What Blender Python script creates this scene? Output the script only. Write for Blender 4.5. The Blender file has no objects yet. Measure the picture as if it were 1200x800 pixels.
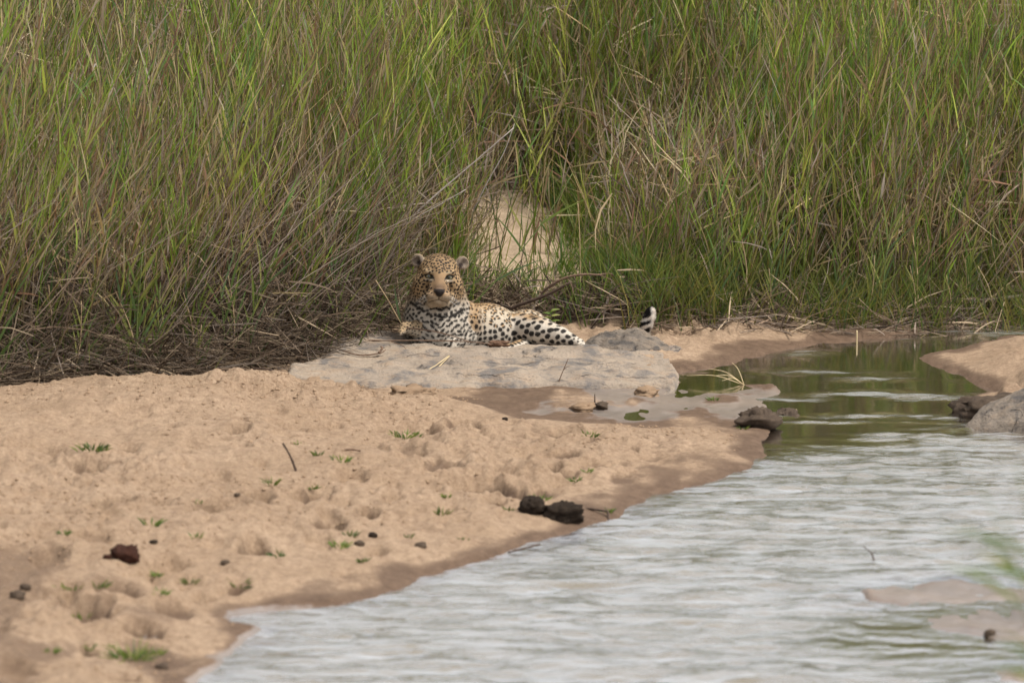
import bpy, math, random
import numpy as np
from mathutils import Vector, Matrix

# ------------------------------------------------------------------ camera, sky, sun, exposure
scene = bpy.context.scene
COL = scene.collection
FPX = 6360.0            # focal length in pixels of the 1200 px wide photograph
PITCH = math.radians(8.6)
CAMY, CAMZ = -24.0, 3.722
cam_data = bpy.data.cameras.new('camera')
cam = bpy.data.objects.new('camera', cam_data)
COL.objects.link(cam)
cam.location = (0.0, CAMY, CAMZ)
cam.rotation_euler = (math.pi / 2 - PITCH, 0.0, 0.0)
cam_data.sensor_width = 36.0
cam_data.lens = FPX / 1200.0 * 36.0
cam_data.clip_start = 0.1
cam_data.clip_end = 2000.0
cam_data.dof.use_dof = True
cam_data.dof.focus_distance = 24.25
cam_data.dof.aperture_fstop = 3.6
scene.camera = cam

SUN_EL, SUN_AZ = math.radians(63), math.radians(106)   # azimuth measured from +Y, clockwise
world = bpy.data.worlds.new('World')
scene.world = world
world.use_nodes = True
wn, wl = world.node_tree.nodes, world.node_tree.links
wn.clear()
w_out = wn.new('ShaderNodeOutputWorld')
w_bg = wn.new('ShaderNodeBackground')
w_sky = wn.new('ShaderNodeTexSky')
w_sky.sky_type = 'NISHITA'
w_sky.sun_disc = False
w_sky.sun_elevation = SUN_EL
w_sky.sun_rotation = SUN_AZ
w_sky.dust_density = 4.0
w_sky.air_density = 1.0
# thin bright overcast: the sky with most of its blue taken out by an even cloud sheet
w_cl = wn.new('ShaderNodeTexNoise')
w_cl.inputs['Scale'].default_value = 2.2
w_cl.inputs['Detail'].default_value = 5.0
w_rmp = wn.new('ShaderNodeMapRange')
w_rmp.inputs['From Min'].default_value = 0.3
w_rmp.inputs['From Max'].default_value = 0.7
w_rmp.inputs['To Min'].default_value = 0.42
w_rmp.inputs['To Max'].default_value = 0.72
w_tc = wn.new('ShaderNodeTexCoord')
w_mix = wn.new('ShaderNodeMix')
w_mix.data_type = 'RGBA'
w_mix.inputs[7].default_value = (10.2, 10.4, 11.0, 1)
wl.new(w_tc.outputs['Generated'], w_cl.inputs['Vector'])
wl.new(w_cl.outputs['Fac'], w_rmp.inputs['Value'])
wl.new(w_rmp.outputs['Result'], w_mix.inputs['Factor'])
w_hsv = wn.new('ShaderNodeHueSaturation')
w_hsv.inputs['Saturation'].default_value = 0.25
wl.new(w_sky.outputs['Color'], w_hsv.inputs['Color'])
wl.new(w_hsv.outputs['Color'], w_mix.inputs[6])
wl.new(w_mix.outputs[2], w_bg.inputs['Color'])
w_bg.inputs['Strength'].default_value = 0.092
wl.new(w_bg.outputs['Background'], w_out.inputs['Surface'])

sun_data = bpy.data.lights.new('sun', 'SUN')
sun_data.energy = 3.5
sun_data.angle = math.radians(9)
sun_data.color = (1.0, 0.95, 0.88)
sun = bpy.data.objects.new('sun', sun_data)
COL.objects.link(sun)
sdir = Vector((math.sin(SUN_AZ) * math.cos(SUN_EL), math.cos(SUN_AZ) * math.cos(SUN_EL), math.sin(SUN_EL)))
sun.rotation_euler = (-sdir).to_track_quat('-Z', 'Y').to_euler()
sun.location = sdir * 40

vs = scene.view_settings
vs.view_transform = 'Standard'
vs.look = 'None'
vs.exposure = 0.40
vs.gamma = 1.0
vs.use_curve_mapping = False
scene.cycles.max_bounces = 8
scene.cycles.transparent_max_bounces = 12
scene.cycles.use_denoising = True

# ------------------------------------------------------------------ helpers
rng = np.random.default_rng(7)

def ray(px, py):
    """direction per metre of depth (y) of the photo's pixel"""
    px = np.asarray(px, float); py = np.asarray(py, float)
    u = (px - 600.0) / FPX; v = (400.0 - py) / FPX
    c, s = math.cos(PITCH), math.sin(PITCH)
    dy = c + v * s; dz = -s + v * c
    return u / dy, dz / dy

def at_depth(px, py, y):
    rx, rz = ray(px, py)
    d = np.asarray(y, float) - CAMY
    return np.stack([rx * d, np.asarray(y, float) + 0 * rx, CAMZ + rz * d], -1)

def on_level(px, py, z=0.0):
    rx, rz = ray(px, py)
    d = (z - CAMZ) / rz
    return np.stack([rx * d, CAMY + d, 0 * d + z], -1)

def to_pixel(P):
    P = np.asarray(P, float)
    c, s = math.cos(PITCH), math.sin(PITCH)
    dy = P[..., 1] - CAMY; dz = P[..., 2] - CAMZ
    depth = dy * c - dz * s
    up = dy * s + dz * c
    return 600 + FPX * P[..., 0] / depth, 400 - FPX * up / depth

def _hash(ix, iy, iz, seed):
    h = (ix.astype(np.int64) * 374761393 + iy.astype(np.int64) * 668265263 + iz.astype(np.int64) * 2147483647 + seed * 974711) & 0xFFFFFFFF
    h = ((h ^ (h >> 13)) * 1274126177) & 0xFFFFFFFF
    h = ((h ^ (h >> 16)) * 2246822519) & 0xFFFFFFFF
    return ((h ^ (h >> 15)) & 0xFFFFFF) / float(0xFFFFFF)

def noise2(x, y, seed=0):
    x = np.asarray(x, float); y = np.asarray(y, float)
    ix = np.floor(x); iy = np.floor(y)
    fx = x - ix; fy = y - iy
    fx = fx * fx * fx * (fx * (fx * 6 - 15) + 10); fy = fy * fy * fy * (fy * (fy * 6 - 15) + 10)
    z = np.zeros_like(ix)
    a = _hash(ix, iy, z, seed); b = _hash(ix + 1, iy, z, seed)
    c = _hash(ix, iy + 1, z, seed); d = _hash(ix + 1, iy + 1, z, seed)
    return ((a * (1 - fx) + b * fx) * (1 - fy) + (c * (1 - fx) + d * fx) * fy) * 2 - 1

def noise3(p, seed=0):
    i = np.floor(p); f = p - i
    f = f * f * (3 - 2 * f)
    r = 0
    for dx in (0, 1):
        for dy in (0, 1):
            for dz in (0, 1):
                w = (f[..., 0] if dx else 1 - f[..., 0]) * (f[..., 1] if dy else 1 - f[..., 1]) * (f[..., 2] if dz else 1 - f[..., 2])
                r = r + w * _hash(i[..., 0] + dx, i[..., 1] + dy, i[..., 2] + dz, seed)
    return r * 2 - 1

def fbm(x, y, oct=4, seed=0, gain=0.5):
    r = 0; a = 1.0
    for o in range(oct):
        r = r + a * noise2(x * 2 ** o + 17.3 * o, y * 2 ** o - 9.1 * o, seed + o)
        a *= gain
    return r

def sstep(a, b, x):
    t = np.clip((np.asarray(x, float) - a) / (b - a), 0, 1)
    return t * t * (3 - 2 * t)

def poly_sdf(x, y, poly):
    """distance to a closed polygon, positive inside"""
    d2 = np.full(x.shape, 1e9); inside = np.zeros(x.shape, bool)
    n = len(poly)
    for i in range(n):
        ax, ay = poly[i]; bx, by = poly[(i + 1) % n]
        ex, ey = bx - ax, by - ay
        t = np.clip(((x - ax) * ex + (y - ay) * ey) / (ex * ex + ey * ey + 1e-12), 0, 1)
        d2 = np.minimum(d2, (x - ax - t * ex) ** 2 + (y - ay - t * ey) ** 2)
        c = (ay > y) != (by > y)
        inside ^= c & (x < (bx - ax) * (y - ay) / (by - ay + 1e-15) + ax)
    d = np.sqrt(d2)
    return np.where(inside, d, -d)

def link(name, mesh, mat=None, parent=None, loc=None):
    o = bpy.data.objects.new(name, mesh)
    COL.objects.link(o)
    if mat is not None and len(mesh.materials) == 0:
        mesh.materials.append(mat)
    if parent is not None:
        o.parent = parent
    if loc is not None:
        o.location = loc
    return o

def tag(o, label=None, cat=None, group=None, kind=None):
    if label: o['label'] = label
    if cat: o['category'] = cat
    if group: o['group'] = group
    if kind: o['kind'] = kind
    return o

def mesh_np(name, V, F, smooth=True, attrs=None, cols=None):
    """V (n,3), F (m,3) or (m,4); attrs: point floats; cols: point colours"""
    me = bpy.data.meshes.new(name)
    V = np.asarray(V, np.float32); F = np.asarray(F, np.int32)
    k = F.shape[1]
    me.vertices.add(len(V)); me.vertices.foreach_set('co', V.ravel())
    me.loops.add(F.size); me.loops.foreach_set('vertex_index', F.ravel())
    me.polygons.add(len(F))
    me.polygons.foreach_set('loop_start', np.arange(0, F.size, k, dtype=np.int32))
    try:
        me.polygons.foreach_set('loop_total', np.full(len(F), k, np.int32))
    except Exception:
        pass
    me.polygons.foreach_set('use_smooth', np.full(len(F), smooth, bool))
    for n, a in (attrs or {}).items():
        at = me.attributes.new(n, 'FLOAT', 'POINT')
        at.data.foreach_set('value', np.asarray(a, np.float32).ravel())
    for n, a in (cols or {}).items():
        at = me.attributes.new(n, 'FLOAT_COLOR', 'POINT')
        c4 = np.ones((len(V), 4), np.float32); c4[:, :3] = a
        at.data.foreach_set('color', c4.ravel())
    me.update(calc_edges=True)
    me.validate()
    return me

def grid_faces(nx, ny):
    i = np.arange(nx - 1)[None, :] + nx * np.arange(ny - 1)[:, None]
    return np.stack([i, i + 1, i + 1 + nx, i + nx], -1).reshape(-1, 4)

class NT:
    """small node-tree writer"""
    def __init__(self, name):
        self.m = bpy.data.materials.new(name); self.m.use_nodes = True
        self.n = self.m.node_tree.nodes; self.l = self.m.node_tree.links
        self.n.clear()
        self.out = self.n.new('ShaderNodeOutputMaterial')
    def node(self, t, **kw):
        nd = self.n.new(t)
        for k, v in kw.items():
            if k.startswith('_'):
                setattr(nd, k[1:], v)
        return nd
    def set(self, sock, v):
        if hasattr(v, 'is_output') or isinstance(v, bpy.types.NodeSocket):
            self.l.new(v, sock)
        elif isinstance(v, (tuple, list)) and len(v) == 3 and sock.type == 'RGBA':
            sock.default_value = (*v, 1)
        else:
            sock.default_value = v
    def noise(self, scale, detail=4, rough=0.55, vec=None, dist=0.0):
        nd = self.n.new('ShaderNodeTexNoise')
        nd.inputs['Scale'].default_value = scale; nd.inputs['Detail'].default_value = detail
        nd.inputs['Roughness'].default_value = rough; nd.inputs['Distortion'].default_value = dist
        if vec is not None: self.l.new(vec, nd.inputs['Vector'])
        return nd.outputs['Fac']
    def objco(self, scale=None):
        o = self.n.new('ShaderNodeTexCoord').outputs['Object']
        if scale is None: return o
        mp = self.n.new('ShaderNodeMapping'); mp.inputs['Scale'].default_value = scale
        self.l.new(o, mp.inputs['Vector']); return mp.outputs['Vector']
    def attr(self, name, col=False):
        nd = self.n.new('ShaderNodeAttribute'); nd.attribute_name = name
        return nd.outputs['Color'] if col else nd.outputs['Fac']
    def rng(self, v, a, b, c=0.0, d=1.0, smooth=False):
        nd = self.n.new('ShaderNodeMapRange')
        if smooth: nd.interpolation_type = 'SMOOTHSTEP'
        self.set(nd.inputs[0], v)
        for i, k in enumerate((a, b, c, d)): self.set(nd.inputs[1 + i], k)
        return nd.outputs[0]
    def mix(self, f, a, b, mode='MIX'):
        nd = self.n.new('ShaderNodeMix'); nd.data_type = 'RGBA'; nd.blend_type = mode
        self.set(nd.inputs[0], f); self.set(nd.inputs[6], a); self.set(nd.inputs[7], b)
        return nd.outputs[2]
    def math(self, op, a, b=0.0):
        nd = self.n.new('ShaderNodeMath'); nd.operation = op
        self.set(nd.inputs[0], a); self.set(nd.inputs[1], b)
        return nd.outputs[0]
    def bump(self, h, strength=0.5, dist=0.01, normal=None):
        nd = self.n.new('ShaderNodeBump'); self.set(nd.inputs['Strength'], strength)
        nd.inputs['Distance'].default_value = dist; self.l.new(h, nd.inputs['Height'])
        if normal is not None: self.l.new(normal, nd.inputs['Normal'])
        return nd.outputs['Normal']
    def bsdf(self, color, rough=0.8, normal=None, spec=0.3, **kw):
        b = self.n.new('ShaderNodeBsdfPrincipled')
        self.set(b.inputs['Base Color'], color); self.set(b.inputs['Roughness'], rough)
        self.set(b.inputs['Specular IOR Level'], spec)
        if normal is not None: self.l.new(normal, b.inputs['Normal'])
        return b.outputs['BSDF']
    def done(self, sh):
        self.l.new(sh, self.out.inputs['Surface']); return self.m

# ------------------------------------------------------------------ terrain
def W(pts, z=0.0):
    return [tuple(on_level(a, b, z)[:2]) for a, b in pts]

# the sheet of water: outline of the river in plan (metres)
river_px_left = [(1210, 375), (1150, 380), (1095, 385), (1060, 392), (1000, 401), (940, 407), (885, 417), (835, 429),
                 (792, 437), (792, 455), (812, 459), (852, 452), (903, 449), (912, 462), (902, 476), (880, 484), (868, 493), (905, 500), (893, 512),
                 (890, 526), (893, 536), (880, 547), (852, 557), (812, 569), (772, 579), (738, 592), (722, 606), (684, 619), (648, 629),
                 (600, 645), (560, 658), (515, 672), (470, 688), (430, 700), (390, 708), (330, 713), (270, 722), (262, 728), (300, 737),
                 (290, 748), (266, 766), (250, 790), (222, 830), (150, 880)]
river = W(river_px_left)
river += [(-2.4, -8.6), (-2.9, -9.6), (9, -9.8), (12, -7), (14, -3), (13, 0.8)]
river += [(5.0, 2.0)]
right_bank = W([(1350, 395), (1200, 393), (1165, 400), (1130, 408), (1098, 414), (1085, 420), (1108, 432), (1150, 450), (1165, 462),
                (1150, 468), (1128, 480), (1170, 487), (1230, 490), (1400, 480)]) + [(8, -1.5), (8, 0.8)]
bar_a = W([(1015, 693), (1060, 684), (1115, 680), (1160, 683), (1205, 690), (1290, 698), (1290, 712), (1205, 706), (1130, 706), (1060, 709), (1025, 704)])
bar_b = W([(1075, 722), (1120, 712), (1200, 716), (1300, 722), (1300, 765), (1205, 752), (1140, 746), (1095, 735)])
bar_c = W([(1145, 785), (1180, 776), (1260, 780), (1260, 800), (1170, 797)])

def axis(a, b, step, outs):
    core = list(np.arange(a, b + 1e-6, step))
    lo = [a - o for o in outs][::-1]; hi = [b + o for o in outs]
    return np.array(lo + core + hi)
outs = [0.05, 0.12, 0.22, 0.36, 0.56, 0.85, 1.3, 2, 3, 4.5, 7, 11, 17, 27, 45, 75, 130, 220, 400]
XS = axis(-2.75, 2.75, 0.0095, outs)
YS = np.concatenate([[-400, -220, -130, -75, -45, -34, -28, -24, -20, -17, -15, -13, -11.5, -10.5, -9.6, -9.0, -8.5, -8.1, -7.8, -7.6, -7.5], np.arange(-7.42, -0.9, 0.024), np.arange(-0.9, 2.4, 0.03), np.arange(2.4, 6.5, 0.1),
                     [6.7, 7, 7.4, 8, 8.8, 10, 12, 15, 20, 30, 45, 75, 130, 220, 400]])

# control heights of the dry ground (pixel, pixel, level)
ctl = []
for (a, b, z) in [(-60, 470, .20), (0, 466, .20), (60, 458, .21), (130, 455, .20), (200, 448, .21), (250, 446, .21), (320, 456, .17),
                  (400, 465, .11), (480, 472, .075), (540, 482, .06), (620, 500, .055), (700, 505, .05), (800, 512, .06), (855, 520, .065), (880, 525, .05),
                  (780, 545, .06), (700, 570, .055), (620, 560, .07), (500, 520, .085), (400, 520, .12), (300, 520, .14), (200, 520, .16), (80, 520, .17),
                  (100, 600, .15), (250, 600, .13), (400, 600, .10), (550, 600, .07), (100, 660, .13), (250, 670, .10), (380, 660, .06), (30, 720, .12),
                  (150, 720, .08), (220, 690, .08), (60, 790, .10), (180, 770, .04), (-100, 600, .2), (-150, 800, .15), (-100, 520, .2),
                  (470, 459, .035), (540, 461, .014), (600, 463, .006), (660, 468, .005), (720, 478, .005), (780, 474, .007), (840, 468, .009), (820, 488, .005),
                  (880, 460, .006), (760, 490, .004), (690, 488, .008), (620, 482, .014), (880, 402, .05), (950, 394, .05), (830, 410, .06), (1050, 384, .04), (790, 412, .07),
                  (1150, 430, .10), (1190, 410, .09), (1195, 440, .16), (1230, 440, .2), (1110, 418, .03), (1300, 430, .22), (1190, 470, .06),
                  (1090, 692, .008), (1160, 692, .012), (1150, 730, .014), (1200, 735, .018), (1280, 740, .03), (1210, 788, .012)]:
    p = on_level(a, b, z); ctl.append((p[0], p[1], z))
for (x, y, z) in [(-2.2, -1.2, .10), (-2.2, -.3, .16), (-1.6, -.9, .06), (-1.2, -.3, .06), (-1.2, .4, .14), (-.8, .5, .10), (-.6, -.4, .04), (0, -.4, .02), (.4, -.4, .02), (0, .3, .03),
                  (.5, .5, .06), (.9, .8, .07), (1.6, 1.0, .05), (2.3, 1.1, .05), (-3.4, -1.5, .2), (-4, .5, .4), (3.2, 1.3, .1), (-5, -4, .3), (-5, -8, .3), (4.5, -.5, .3),
                  (0, -12, .45), (3, -12, .5), (-4, -12, .5), (0, -20, .9), (0, -24, 1.2), (5, -16, .9), (-5, -16, .9)]:
    ctl.append((x, y, z))
ctl = np.array(ctl)

def veg_front(x):
    """depth (y) at which the bank and its reeds begin"""
    return np.interp(x, [-6, -2.4, -2.0, -1.5, -1.15, -.85, -.62, -.5, -.35, -.1, .25, .6, 1.0, 1.5, 2.2, 6],
                     [-2.6, -1.75, -1.45, -1.05, -.60, -.1, .22, .46, .66, .80, .86, .76, .82, .95, 1.10, 1.6])

pits = []
for (a, b, w, l, d) in [(139, 591, .068, .11, .040), (192, 595, .075, .10, .026), (246, 598, .09, .13, .040), (100, 546, .08, .13, .032), (126, 545, .05, .09, .022), (370, 579, .075, .11, .026),
                        (302, 581, .09, .13, .022), (430, 600, .05, .11, .024), (500, 503, .19, .16, .034), (545, 500, .10, .11, .02), (660, 505, .09, .10, .022), (150, 520, .07, .10, .015), (95, 562, .06, .08, .018),
                        (560, 570, .12, .16, .030), (590, 572, .09, .13, .025), (520, 545, .10, .13, .018), (385, 612, .08, .11, .025), (100, 714, .12, .16, .022), (165, 738, .08, .11, .022), (205, 715, .09, .14, .022),
                        (280, 507, .05, .09, .018), (200, 500, .06, .08, .012), (55, 530, .07, .10, .012), (340, 500, .10, .11, .012), (470, 530, .11, .14, .015), (730, 562, .07, .10, .02),
                        (640, 545, .07, .12, .016), (740, 585, .05, .09, .016), (700, 545, .08, .11, .015), (110, 630, .08, .10, .012), (60, 648, .08, .12, .014), (300, 640, .08, .12, .015)]:
    p = on_level(a, b, .10); pits.append((p[0], p[1], w, l, d))
prng = np.random.default_rng(21)
for k in range(120):
    a, b = prng.uniform(-40, 860), prng.uniform(470, 800)
    p = on_level(a, b, .1); s = prng.uniform(.035, .085)
    pits.append((p[0], p[1], s, s * prng.uniform(1.0, 1.8), prng.uniform(.005, .017)))

def ground_height(x, y, fine=True):
    num = np.zeros(x.shape); den = np.full(x.shape, 1e-9)
    for cx, cy, cz in ctl:
        d2 = ((x - cx) / 1.0) ** 2 + ((y - cy) / 1.6) ** 2
        w = 1.0 / (d2 + .012) ** 2
        num += w * cz; den += w
    h = num / den
    # the bank behind
    wob = .10 * noise2(x * 1.7, x * 0 + 3.3, 5) + .05 * noise2(x * 5.1, y * 0 + 1.3, 6)
    s = y - veg_front(x) - wob
    cut = .13 * sstep(-.05, .20, s) * (.7 + .4 * noise2(x * 1.2, 0 * x, 9))
    slope = .20 * np.clip(s - .1, 0, 9) + .06 * np.clip(s - 2, 0, 5)
    slope = np.where(slope > 2.2, 2.2 + (slope - 2.2) * .1, slope)
    hump = .05 * fbm(x * 1.1, y * 1.1, 3, 33) * sstep(.1, 1.0, s)
    h = h * (1 - .5 * sstep(0, 1.0, s)) + cut + slope + hump
    land = np.maximum.reduce([-poly_sdf(x, y, river), poly_sdf(x, y, right_bank), poly_sdf(x, y, bar_a), poly_sdf(x, y, bar_b), poly_sdf(x, y, bar_c)])
    edge = .024 * fbm(x * 9, y * 5, 3, 40) + .030 * noise2(x * 2.1, y * 1.6, 44)
    ls = land + edge
    steep = .10 + .10 * (noise2(x * 1.3, y * 1.3, 51) + 1)
    ramp = 1 - np.exp(-np.clip(ls, 0, None) / steep)
    z = h * ramp
    z = np.where(ls < 0, np.maximum(ls * .35, -.22), z + .004 * sstep(0, .03, ls))
    dry = sstep(.028, .075, z) * sstep(.6, -.1, s)
    wetflat = sstep(.03, .012, z) * (ls > 0)
    if fine:
        # trodden sand: lumps, hollows, prints
        tr = .35 + .65 * sstep(-.25, .35, fbm(x * 1.1, y * .8, 2, 67))
        t = .022 * fbm(x * 3.0, y * 2.2, 2, 61) + tr * (.022 * fbm(x * 8.5, y * 5.0, 3, 62, .6) + .0145 * fbm(x * 21, y * 11, 3, 63, .62))
        rid = 1 - np.abs(noise2(x * 5.5, y * 4.2, 66))
        t += tr * (.020 * rid ** 3 - .008)
        z = z + t * dry * 1.0
        for cx, cy, w, l, d in pits:
            m = (np.abs(x - cx) < 3 * w) & (np.abs(y - cy) < 3 * l)
            if not m.any(): continue
            xx, yy = x[m], y[m]
            r2 = ((xx - cx) / w + .25 * noise2(xx * 22, yy * 16, 70)) ** 2 + ((yy - cy) / l + .2 * noise2(xx * 20, yy * 18, 71)) ** 2
            r = np.sqrt(r2)
            dd = -2.5 * d * sstep(1.0, .6, r) + .35 * d * np.exp(-((r - 1.25) / .3) ** 2)
            z[m] += dd * np.clip(dry[m] * 1.3, 0, 1)
        z = z + wetflat * (.0105 * fbm(x * 4.2, y * 2.6, 4, 80, .6) + .002 * fbm(x * 20, y * 14, 2, 82))
        z = z + sstep(0, .3, s) * .015 * fbm(x * 7, y * 7, 3, 85)
    return z, ls, s

# put the prints where they are seen on the real slope of the bar, not on a level
_pits, pits = pits, []
_apx, _apy = to_pixel(np.array([(q[0], q[1], .10) for q in _pits]))
_z = np.full(len(_pits), .10)
for _k in range(8):
    _p = on_level(_apx, _apy, _z)
    _z = .5 * _z + .5 * np.maximum(ground_height(_p[:, 0], _p[:, 1], False)[0], 0)
_p = on_level(_apx, _apy, _z)
pits = [(float(_p[i, 0]), float(_p[i, 1]), *_pits[i][2:]) for i in range(len(_pits))]
gx, gy = np.meshgrid(XS, YS)
gz, gls, gs = ground_height(gx, gy)
# how damp the sand is: by height above the water and closeness to it, broken up by noise; also carries painted print shade
damp = sstep(.042, .014, gz + .016 * fbm(gx * 4, gy * 3, 3, 90)) * (gs < .5)
damp = np.maximum(damp, .75 * sstep(.075, .01, gls + .05 * fbm(gx * 5, gy * 3, 2, 91)))
flat = sstep(.9, .5, np.sqrt(((gx - .55) / 1.15) ** 2 + ((gy + 1.15) / .75) ** 2)) + sstep(-5.2, -5.8, gy)
film = np.clip(flat, .12, 1) * sstep(.020, .007, gz + .006 * fbm(gx * 5, gy * 3, 3, 93)) * (gls > -.1)
film = np.maximum(film, (gy < -5.0) * (gx > .8) * sstep(.05, .02, gz) * (.75 + .25 * fbm(gx * 4, gy * 3, 2, 94)))
pit_damp_shade = np.zeros_like(gz)
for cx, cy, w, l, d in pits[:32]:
    pit_damp_shade = np.maximum(pit_damp_shade, sstep(1.0, .5, np.sqrt(((gx - cx) / w) ** 2 + ((gy - cy) / l) ** 2)) * min(1, d / .024))
damp = np.maximum(damp, 1.0 * pit_damp_shade)  # shade inside the prints painted as wet sand, on top of real damp
# the lower, later-dried part of the bar is still patchily moist
moist = .62 * sstep(-.15, .55, fbm(gx * 1.7, gy * 1.1, 4, 98, .6) + .35 * sstep(-3.0, -6.0, gy) + .25 * sstep(.12, .05, gz) - .12)
damp = np.maximum(damp, moist * (gs < -.1) * np.maximum(sstep(-3.4, -5.2, gy), .8 * sstep(.3, .9, gx) * sstep(-.9, -1.4, gy)))
# bare sandy chute in the reeds and the soil beneath the reeds
chute_c = np.interp(gy, [.8, 1.1, 1.5, 1.9, 2.4, 3], [.26, .15, .08, .03, -.02, -.1])
chute_w = np.interp(gy, [.8, 1.0, 1.5, 1.9, 2.3, 2.6, 2.9], [.10, .30, .32, .24, .10, .0, 0])
chute = sstep(.08, -.05, np.abs(gx - chute_c) - chute_w + .12 * fbm(gx * 5, gy * 3.2, 4, 95)) * (gs > .10)
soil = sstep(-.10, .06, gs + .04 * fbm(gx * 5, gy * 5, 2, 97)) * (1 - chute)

def ground_material():
    t = NT('river_sand')
    co = t.objco()
    n1 = t.noise(2.2, 5, .6, co); n2 = t.noise(26, 4, .6, co); n3 = t.noise(240, 3, .6, co); n4 = t.noise(900, 2, .5, co); n5 = t.noise(75, 4, .65, t.objco((1, .7, 1)))
    dry = t.mix(t.rng(n1, .35, .68), (.400, .282, .184), (.490, .358, .246))
    dry = t.mix(t.rng(n2, .42, .68, 0, .7), dry, (.27, .184, .120))
    dry = t.mix(t.rng(n5, .50, .68, 0, .6), dry, (.27, .178, .112))
    dry = t.mix(t.rng(n5, .46, .30, 0, .5), dry, (.58, .43, .305))
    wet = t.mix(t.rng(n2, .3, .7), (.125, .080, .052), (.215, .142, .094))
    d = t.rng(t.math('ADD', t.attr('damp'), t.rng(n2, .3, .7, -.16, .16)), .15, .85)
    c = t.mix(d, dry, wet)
    grain = t.mix(t.rng(n3, .25, .75), (.62, .58, .54), (1.22, 1.2, 1.18))
    c = t.mix(.75, c, grain, 'MULTIPLY')
    sp = t.mix(t.rng(n4, .60, .72, 0, .6), c, (.16, .10, .065))
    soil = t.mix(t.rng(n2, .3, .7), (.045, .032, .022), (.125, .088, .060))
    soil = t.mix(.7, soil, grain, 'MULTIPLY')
    chute = t.mix(t.rng(n2, .35, .7), (.62, .47, .325), (.46, .335, .225))
    mudc = t.mix(t.rng(n1, .35, .65), (.135, .112, .098), (.235, .185, .150))
    sp = t.mix(t.rng(t.math('ADD', t.attr('film'), t.rng(n2, .3, .7, -.3, .3)), .35, .85, 0, .9), sp, mudc)
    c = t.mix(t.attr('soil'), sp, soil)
    c = t.mix(t.attr('chute'), c, chute)
    film = t.rng(t.attr('film'), .3, .9)
    rough = t.rng(film, 0, 1, .92, .40)
    rough = t.math('MULTIPLY', rough, t.rng(d, 0, 1, 1, .82))
    h = t.math('ADD', t.math('MULTIPLY', n3, .75), t.math('ADD', t.math('MULTIPLY', n2, .4), t.math('MULTIPLY', n5, .6)))
    nb = t.bump(h, t.rng(film, 0, 1, .9, .12), .014)
    nb = t.bump(n4, t.rng(film, 0, 1, .5, .05), .004, nb)
    return t.done(t.bsdf(c, rough, nb, t.rng(film, 0, 1, .22, 1.0)))

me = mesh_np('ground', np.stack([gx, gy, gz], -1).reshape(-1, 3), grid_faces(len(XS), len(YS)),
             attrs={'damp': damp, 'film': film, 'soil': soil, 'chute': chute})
ground = tag(link('ground', me, ground_material()), kind='structure')

def ground_z(x, y):
    x = np.atleast_1d(np.asarray(x, float)); y = np.atleast_1d(np.asarray(y, float))
    i = np.clip(np.searchsorted(XS, x) - 1, 0, len(XS) - 2); j = np.clip(np.searchsorted(YS, y) - 1, 0, len(YS) - 2)
    fx = np.clip((x - XS[i]) / (XS[i + 1] - XS[i]), 0, 1); fy = np.clip((y - YS[j]) / (YS[j + 1] - YS[j]), 0, 1)
    return (gz[j, i] * (1 - fx) + gz[j, i + 1] * fx) * (1 - fy) + (gz[j + 1, i] * (1 - fx) + gz[j + 1, i + 1] * fx) * fy

def drop(px, py, lift=0.0):
    """where the sight line of a pixel meets the ground"""
    lo, hi = 14.0, 27.5
    rx, rz = ray(px, py)
    d = np.arange(lo, hi, .01)
    zz = ground_z(rx * d, CAMY + d)
    k = np.argmax(CAMZ + rz * d < zz)
    return np.array([rx * d[k], CAMY + d[k], zz[k] + lift])

# ------------------------------------------------------------------ water
wx = np.concatenate([[-3.2, -2.6], np.arange(-2.2, 2.35, .0135), [2.5, 2.7, 3, 3.4, 4, 5, 7, 10, 16]])
wy = np.concatenate([[-9.9, -9, -8.2, -7.6], np.arange(-7.2, -1.4, .0165), np.arange(-1.4, 1.6, .03), [1.8, 2, 2.4, 3]])
WX, WY = np.meshgrid(wx, wy)
wpx, wpy = to_pixel(np.stack([WX, WY, 0 * WX], -1))
# where the current ruffles the surface: the shallow run in the near half, and thin riffles over the far pool
edge_y = np.interp(WX, [-3, .55, 1.0, 1.4, 2.0, 4], [-2.75, -2.9, -2.35, -2.0, -1.75, -1.2])
rip = sstep(.50, -.75, WY - edge_y + .38 * fbm(WX * 1.5, WY * 3.4, 4, 110))
def riffle(px, py, a, b, hx, hy, seed, amt=1.0):
    p = on_level(px, py, 0); 
    return amt * sstep(1.1, .2, np.sqrt(((WX - p[0]) / hx) ** 2 + ((WY - p[1]) / hy) ** 2) + .55 * fbm(WX * 4, WY * 5, 3, seed))
for i, (px, py, hx, hy) in enumerate([(960, 436, .34, .10), (1040, 444, .28, .10), (1000, 462, .45, .09), (930, 467, .28, .06), (1080, 466, .2, .07), (1010, 488, .28, .06), (960, 495, .32, .045), (1090, 490, .25, .05),
                                      (1060, 398, .25, .12), (1160, 385, .22, .12), (950, 414, .16, .10), (1180, 388, .3, .12), (1100, 512, .34, .10), (1180, 520, .4, .2)]):
    rip = np.maximum(rip, riffle(px, py, 0, 0, hx * 1.25, hy * 1.25, 120 + i, 1.0))
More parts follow.
